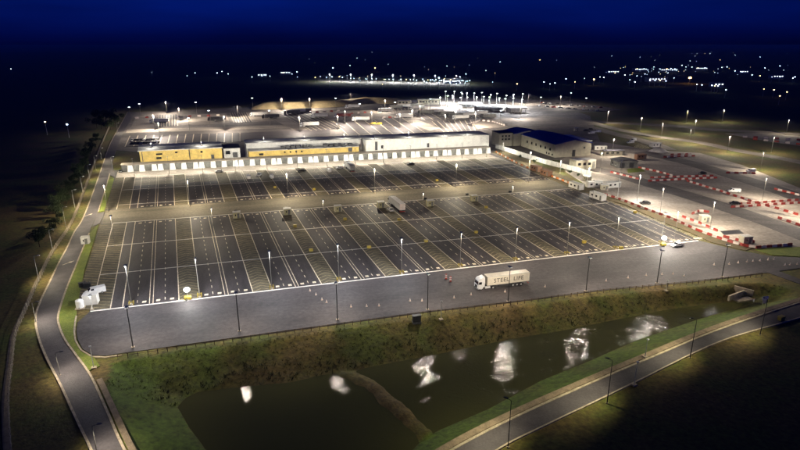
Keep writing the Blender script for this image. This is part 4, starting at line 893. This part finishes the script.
for a, b_, t in [(188, 299.5, 'glowing balloon light tower beside the second front mast'), (663, 246, 'glowing balloon light tower at the east end of the front row')]:
    place(G(a, b_), P_BAL, 'balloon_light', t, 'balloon light towers', 'light tower')
# cabin corner at the west end of the front row
place(G(91.8, 303.5), cabin(3.6, 2.6, 2.7, M_WHITE, M_WHITE, 0, 0), 'white_kiosk', 'bright white kiosk at the west end of the front bay line', None, 'kiosk', rot=.0)
place(G(85.5, 295.5), VW, 'parked_van', 'white van parked behind the bright kiosk', None, 'van', rot=.3)
place(G(84.5, 301.5), gen, 'generator', 'black generator between the white kiosk and the tank', None, 'generator', rot=1.2)
place(G(87.5, 287), gen, 'generator', 'black generator behind the white van', None, 'generator')
place(G(83.0, 286.5), gen, 'generator', 'black generator nearest the grass strip behind the van', None, 'generator', rot=.4)
tank = [part('tank_body', MB().tube((0, 0, .25), (0, 0, 2.3), 1.0, n=18), M_CABW), part('tank_dome', MB().tube((0, 0, 2.3), (0, 0, 2.65), 1.0, .3, 18), M_CABW), part('plinth', MB().box((0, 0, .12), (2.3, 2.3, .24)), M_KERB), part('outlet_pipe', MB().tube((0, -1.0, .5), (0, -1.35, .5), .1), M_DPOLE)]
place(G(80.5, 308), tank, 'water_tank', 'white round water tank on the grass beside the kiosk', None, 'tank')
place(G(86, 243.5), cabin(2.6, 2.2, 2.4, M_WHITE, wins=1), 'gate_kiosk', 'small white kiosk at the road side of the grass strip', None, 'kiosk')
place(G(92.5, 309.5), mast(4.2, E_COOL, light('kiosk_flood', 260, (1, .98, .94), .1), 2, 5, False, M_STEEL, .06, .3), 'work_lamp', 'short work lamp before the white kiosk', None, 'lamp')
thing('utility_cabinet', [part('cabinet_body', MB().box((0, 0, .95), (2.1, 1.1, 1.7)), M_BLACK), part('roof_cap', MB().box((0, 0, 1.85), (2.3, 1.3, .1)), M_BLACK), part('plinth', MB().box((0, 0, -.2), (2.3, 1.3, .6)), M_GREYC), part('door', MB().box((-.5, -.57, .95), (.9, .05, 1.5)), M_DPOLE), part('door', MB().box((.5, -.57, .95), (.9, .05, 1.5)), M_DPOLE)], (*G(416.5, 320.5), -.3), .25, 'black utility cabinet on the pond bank below the fence', 'cabinet')
# outfall at the narrow end of the pond
hwp = G(742, 294.5, -1.2)
thing('outfall_headwall', [part('wing_wall', MB().box((-2.6, -.4, .6), (7.5, .5, 1.6), rz=.25), M_KERB), part('wing_wall', MB().box((2.0, 1.4, .7), (.5, 5.0, 1.8), rz=.5), M_KERB), part('apron_slab', MB().box((-1.5, -1.9, -.1), (5.5, 2.2, .4)), M_KERB), part('pipe', MB().tube((1, -.2, .6), (1, 1.2, .6), .5, n=12), M_GREYC)], (*hwp, -1.6), SITE, 'pale concrete outfall headwall at the narrow end of the pond', 'headwall')
thing('sign_post', [part('post', MB().tube((-.5, 0, 0), (-.5, 0, 2.4), .06).tube((.5, 0, 0), (.5, 0, 2.4), .06), M_STEEL), part('sign_plate', MB().box((0, -.08, 2.0), (1.9, .06, 1.1)), M_CABW), part('lower_plate', MB().box((0, -.08, .9), (.8, .05, .9)), M_PINK)], (*G(764, 304), -.2), .2, 'white sign on two posts at the east tip of the pond', 'sign')
thing('marker_post', [part('post', MB().box((0, 0, .5), (.2, .2, 1.0)), M_CABW), part('cap', MB().box((0, 0, 1.05), (.3, .3, .12)), M_REDP)], (*G(754, 300), -.6), .2, 'small white marker post beside the pond tip', 'post')
thing('grit_bin', binp, (*G(781, 320), .02), .4, 'yellow grit bin on the access road near the picture edge', 'grit bin')

# ---------------------------------------------------------------- fences
def fence(name, label, line_, h, step, m, rails, base=False, zf=None):
    P = []; pts = along(line_, step)
    pm = MB().box((0, 0, h / 2 - .15), (.14, .14, h + .3)).mesh('post', m)
    e = bpy.data.objects.new(name, None); COL.objects.link(e); tag(e, label, 'fence')
    for k, (x, y, a) in enumerate(pts):
        o = link('post', pm, e, (x, y, FLAT + .1), a)
    for zr in rails:
        mb = MB()
        for (x0, y0, _), (x1, y1, _) in zip(pts[:-1], pts[1:]): mb.box(((x0 + x1) / 2, (y0 + y1) / 2, zr), (math.hypot(x1 - x0, y1 - y0), .06, .10), rz=math.atan2(y1 - y0, x1 - x0))
        link('rail', mb.mesh('rail', m), e)
    return e
fl = smooth(px((118, 358.5), (180, 349), (300, 332), (425, 314.8), (520, 303.5), (600, 292.8), (700, 283), (764, 275.5)), 8)
fence('timber_fence', 'low dark timber post fence between apron road and pond bank', fl, 1.15, 2.1, M_WOOD, (.55, .95))
fo = smooth(px((113, 120), (103, 143), (90, 178), (77, 213), (68.7, 230), (54, 252), (40, 280), (27, 310), (17, 334), (13, 365), (9.5, 400), (12, 450), (20, 520)), 8)
fence('boundary_fence', 'pale timber boundary fence outside the west road', fo, 1.9, 2.6, M_PFEN, (.4, 1.0, 1.6))
ribbon('fence_path', offset(fo, -.2), offset(fo, -1.3), -.04, M_PATH, .1)

# ---------------------------------------------------------------- trees and shrubs
def leaf_cloud(n, rx, rz, zc, size, seed, lobes=7):
    r = np.random.default_rng(seed); L_ = r.normal(0, .45, (lobes, 3)) * (rx, rx, rz) + (0, 0, zc); mb = MB()
    for i in range(n):
        c = L_[r.integers(lobes)]; d = r.normal(0, 1, 3); d /= np.linalg.norm(d); rad = r.random() ** .4
        p = c + d * rad * np.array((rx, rx, rz)) * .55; a = r.normal(0, 1, 3); a /= np.linalg.norm(a); b_ = np.cross(a, r.normal(0, 1, 3)); b_ /= np.linalg.norm(b_); s = size * (.6 + .8 * r.random())
        mb.quad([p - a * s, p + b_ * s * .6, p + a * s, p - b_ * s * .6])
    return mb
def tree_proto(seed, h, rx, n, size):
    r = random.Random(seed); t = MB().tube((0, 0, -.3), (0, 0, h * .55), .18, .08, 7)
    for k in range(5):
        a = k * 1.26 + r.random(); z = h * (.25 + .06 * k); t.tube((0, 0, z), (math.cos(a) * rx * .6, math.sin(a) * rx * .6, z + h * .2), .07, .02, 5)
    me = leaf_cloud(n, rx, h * .36, h * .6, size, seed); m2 = bpy.data.meshes.new('crown'); m2.from_pydata(me.v, [], me.f); m2.materials.append(M_LEAF)
    return [part('trunk', t, M_BARK), ('crown', m2, [])]
TREES = [tree_proto(s, h, rx, 900, .26) for s, h, rx in ((1, 6.0, 2.4), (2, 4.6, 2.2), (3, 7.4, 2.9))]
k = 0
for x, y, a in along(offset(fo, -4.5), 5.6):
    if k >= 46: break
    q = 4.0 * random.random(); p = (x + math.sin(a) * q, y - math.cos(a) * q)
    if p[1] > 420: continue
    where = 'beyond the boundary fence'
    thing('hedge_tree', TREES[k % 3], (*p, FLAT), random.random() * 6, f'dark bushy tree in the unlit hedge {where}', 'tree', 'hedge trees beyond the boundary fence', .6 + .5 * random.random()); k += 1
for j in range(9):
    p = G(97 + (j % 5) * 4.6, 121 + (j // 5) * 7 + (j % 5) * .6); thing('hedge_tree', TREES[j % 3], (*p, FLAT), j, 'green bushy tree in the clump at the far west corner', 'tree', 'trees at the far west corner', 1.5 + .6 * random.random())
for j, (a, b_) in enumerate([(562, 171.5), (570, 174), (578, 177), (584, 179.5), (534, 163), (520, 158.5), (590, 181)]):
    thing('olive_shrub', TREES[1], (*G(a, b_), 0), j, f'{ORD[j]} olive shrub planted at the foot of the white boundary wall', 'shrub', 'shrubs at the white boundary wall', .5)

# rough grass and reeds of the pond banks (uncountable)
def tufts(name, n, box_, sel, hgt, wid, m, seed, blades=4):
    r = np.random.default_rng(seed); X = r.uniform(box_[0], box_[1], n * 4); Y = r.uniform(box_[2], box_[3], n * 4)
    ok = sel(X, Y); X = X[ok][:n]; Y = Y[ok][:n]; Z = height(X, Y); n = len(X)
    s = (0.5 + r.random(n)); V = []; a0 = r.random(n) * 6.28
    for k in range(blades):
        a = a0 + k * 6.28 / blades + r.normal(0, .3, n); ln = s * hgt * (0.7 + .6 * r.random(n)); w = s * wid
        bx = X + np.cos(a) * .12 * s; by = Y + np.sin(a) * .12 * s
        V.append(np.stack([np.stack([bx - np.sin(a) * w, by + np.cos(a) * w, Z - .05], 1), np.stack([bx + np.sin(a) * w, by - np.cos(a) * w, Z - .05], 1), np.stack([bx + np.cos(a) * ln * .7, by + np.sin(a) * ln * .7, Z + ln], 1)], 1))
    V = np.concatenate(V).reshape(-1, 3); Fc = np.arange(len(V)).reshape(-1, 3)
    me = bpy.data.meshes.new(name); me.from_pydata(V.tolist(), [], Fc.tolist()); me.materials.append(m); return me
def bank(X, Y):
    dw, iw = poly_sd(WATER, X, Y); _, it = poly_sd(TOP, X, Y); return it & (~iw) & (dw > .6)
def north_foot(X, Y):
    dw, iw = poly_sd(WATER, X, Y); _, it = poly_sd(TOP, X, Y); yw = np.interp(X, [q[0] for q in sorted(px(*north, z=WZ))], [q[1] for q in sorted(px(*north, z=WZ))]); return it & (~iw) & (dw > .3) & (dw < 6.5) & (Y > yw)
bx = (WATER[:, 0].min() - 25, WATER[:, 0].max() + 12, 62, 165)
M_TUFT = mat('tuft_grass', (0.14, 0.11, 0.03), .9, .4, .07, col2=(.08, .11, .018))
M_REED = mat('reed_green', (0.04, 0.05, 0.016), .9, .4, .3)
tag(link('grass', tufts('grass', 5000, bx, lambda X, Y: bank(X, Y) & (Y > np.interp(X, [q[0] for q in sorted(px(*north, z=WZ))], [q[1] for q in sorted(px(*north, z=WZ))])), .17, .09, M_TUFT, 11)), 'rough brown and green grass on the pond banks', None, kind='stuff')
tag(link('reeds', tufts('reeds', 2200, bx, north_foot, .5, .09, M_REED, 12)), 'dark reeds along the north edge of the pond', None, kind='stuff')

# ---------------------------------------------------------------- far town
def town(a, b_, big=1.0, lens=E_TOWN, z=10.0):
    p = G(a, b_, z); g = float(height(np.array(p[0]), np.array(p[1]))); h = z - g; s = big
    P = [part('pole', MB().tube((0, 0, 0), (0, 0, h), .22, .12, 6), M_STEEL), part('lamp_ring', MB().tube((0, 0, h - .3 * s), (0, 0, h + .7 * s), 1.0 * s, .8 * s, 8), lens)]
    return thing('town_lamp', P, (*p, g), 0, 'distant lamp mast among the town lights below the horizon', 'lamp mast', 'distant town lights')
TL = [(609, 72), (625, 75), (637, 69), (640, 69.5), (644, 69), (648, 70), (654, 67), (660, 69), (667, 69), (671, 68.5), (675, 69), (682, 65.5), (686, 67), (692, 67), (698, 68), (705, 68), (637, 76), (645, 74), (650, 80.5), (655, 80.5), (660, 80.5), (666, 81), (674, 78), (697, 84.5), (702, 85),
      (712, 85.5), (715, 86), (718, 86), (727, 67), (722, 67.5), (735, 71), (742, 72), (760, 76), (765, 68), (772, 77), (780, 77), (795, 77), (793, 78), (764, 89), (774, 90), (780, 96), (787, 92), (692, 54), (697, 53.5), (705, 53.5), (710, 53.5), (787, 54), (635, 82), (726, 90), (486, 70.5), (517, 84), (544, 82),
      (550, 84), (555, 83), (600, 77), (604, 77.5), (615, 73), (217, 73), (222, 71.5), (228, 74), (262, 76), (266, 75), (283, 73), (287, 72.5), (297, 72), (292, 74), (252, 77), (350, 65.5), (375, 68), (357, 58), (372, 52), (333, 68), (11, 69), (195, 73), (45, 122), (67, 124.5), (780, 66), (752, 75), (668, 73), (630, 80), (575, 82), (566, 79), (460, 77), (466, 74), (447, 66), (500, 62), (540, 60), (612, 56), (640, 57), (735, 55), (760, 57), (690, 61), (720, 60)]
for i, (a, b_) in enumerate(TL):
    far = (b_ - HOR); big = 0.6 if far > 45 else 0.8 if far > 25 else 1.1
    town(a, b_, big * random.uniform(.7, 1.25), E_TOWNW if i % 6 == 2 or b_ > 85 and a > 750 else E_TOWN)
town(690, 78, 2.4, E_ORAN); town(594, 79.5, 1.5, E_TOWNW); town(439, 78, 1.3, E_TOWN)
for k in range(28): town(316 + k * 5.6 + random.uniform(-2, 2), 77.3 + k * .14 + random.uniform(-1.3, .8), random.uniform(.4, .7), E_TOWN if k % 4 else E_TOWNW)
for k in range(16): town(424 + k * 3.0 + random.uniform(-1, 1), 81.5 + random.uniform(-1.8, 2.2), random.uniform(.4, .9), E_TOWN)
for k in range(95):
    a = random.uniform(150, 800) if k < 36 else random.gauss(662, 34) if k < 75 else random.gauss(400, 60); b_ = 52 + 30 * random.random() ** 1.2 if k < 36 else random.gauss(71, 3.6) if k < 75 else random.gauss(80, 2.2)
    if a > 830 or b_ < 50: continue
    town(a, b_, random.uniform(.2, .45) * (1.5 if b_ < 62 else 1), E_TOWN if k % 3 else E_TOWNW)
L_FR = light('far_road_flood', 90000, (.85, .93, 1.0), 1.0)
for k in range(7):
    p = G(330 + 21 * k, 81.5 + k * .35); thing('lamp_mast', mast(14, E_COOL, L_FR, 4, 70, False, M_STEEL, .2) if k == 0 else [q for q in mast(14, E_COOL, L_FR, 4, 70, False, M_STEEL, .2)], (*p, 0), 0, 'lamp mast on the pale strip beyond the sand bund', 'lamp mast', 'lamp masts of the pale strip')
# lit sheds of the far town
for k, (a, b_, w) in enumerate([(640, 71, 40), (668, 71.5, 50), (656, 81.5, 40), (716, 87, 18), (700, 70, 36), (612, 73.5, 30), (286, 74.5, 26), (262, 77, 18), (776, 78.5, 26), (742, 73.5, 26), (452, 83.5, 30)]):
    p = G(a, b_); P = [part('wall', MB().box((0, 0, 4), (w, 14, 8)), M_LROOF), part('roof', MB().prism([(-w / 2 - .4, 8), (w / 2 + .4, 8), (w / 2, 8.5), (-w / 2, 8.5)], -7.4, 7.4), M_DROOF)]
    for i in range(int(w / 6)): P.append(part('lit_window', MB().box((-w / 2 + 3 + i * 6, -7.05, 5), (2.6, .12, 1.3)), E_TWIN if False else E_TOWN2 if False else lampmat('lit_window_glow', (.8, .88, 1.0), 5)))
    thing('lit_shed', P, (*p, float(height(np.array(p[0]), np.array(p[1])))), .15, f'{ORD[k]} lit industrial shed of the distant town', 'shed', 'lit sheds of the distant town')

# ---------------------------------------------------------------- air
mh = bpy.data.materials.new('night_air'); mh.use_nodes = True; nt = mh.node_tree; nt.nodes.clear()
pv = nt.nodes.new('ShaderNodeVolumePrincipled'); pv.inputs['Color'].default_value = (.85, .9, 1, 1); pv.inputs['Density'].default_value = 0.00015; pv.inputs['Anisotropy'].default_value = 0.2
mo = nt.nodes.new('ShaderNodeOutputMaterial'); nt.links.new(pv.outputs[0], mo.inputs['Volume'])
hz = MB().box((0, 14000, 20), (56000, 33000, 100)); tag(link('haze', hz.mesh('haze', mh)), 'thin night air over the whole site', kind='stuff')
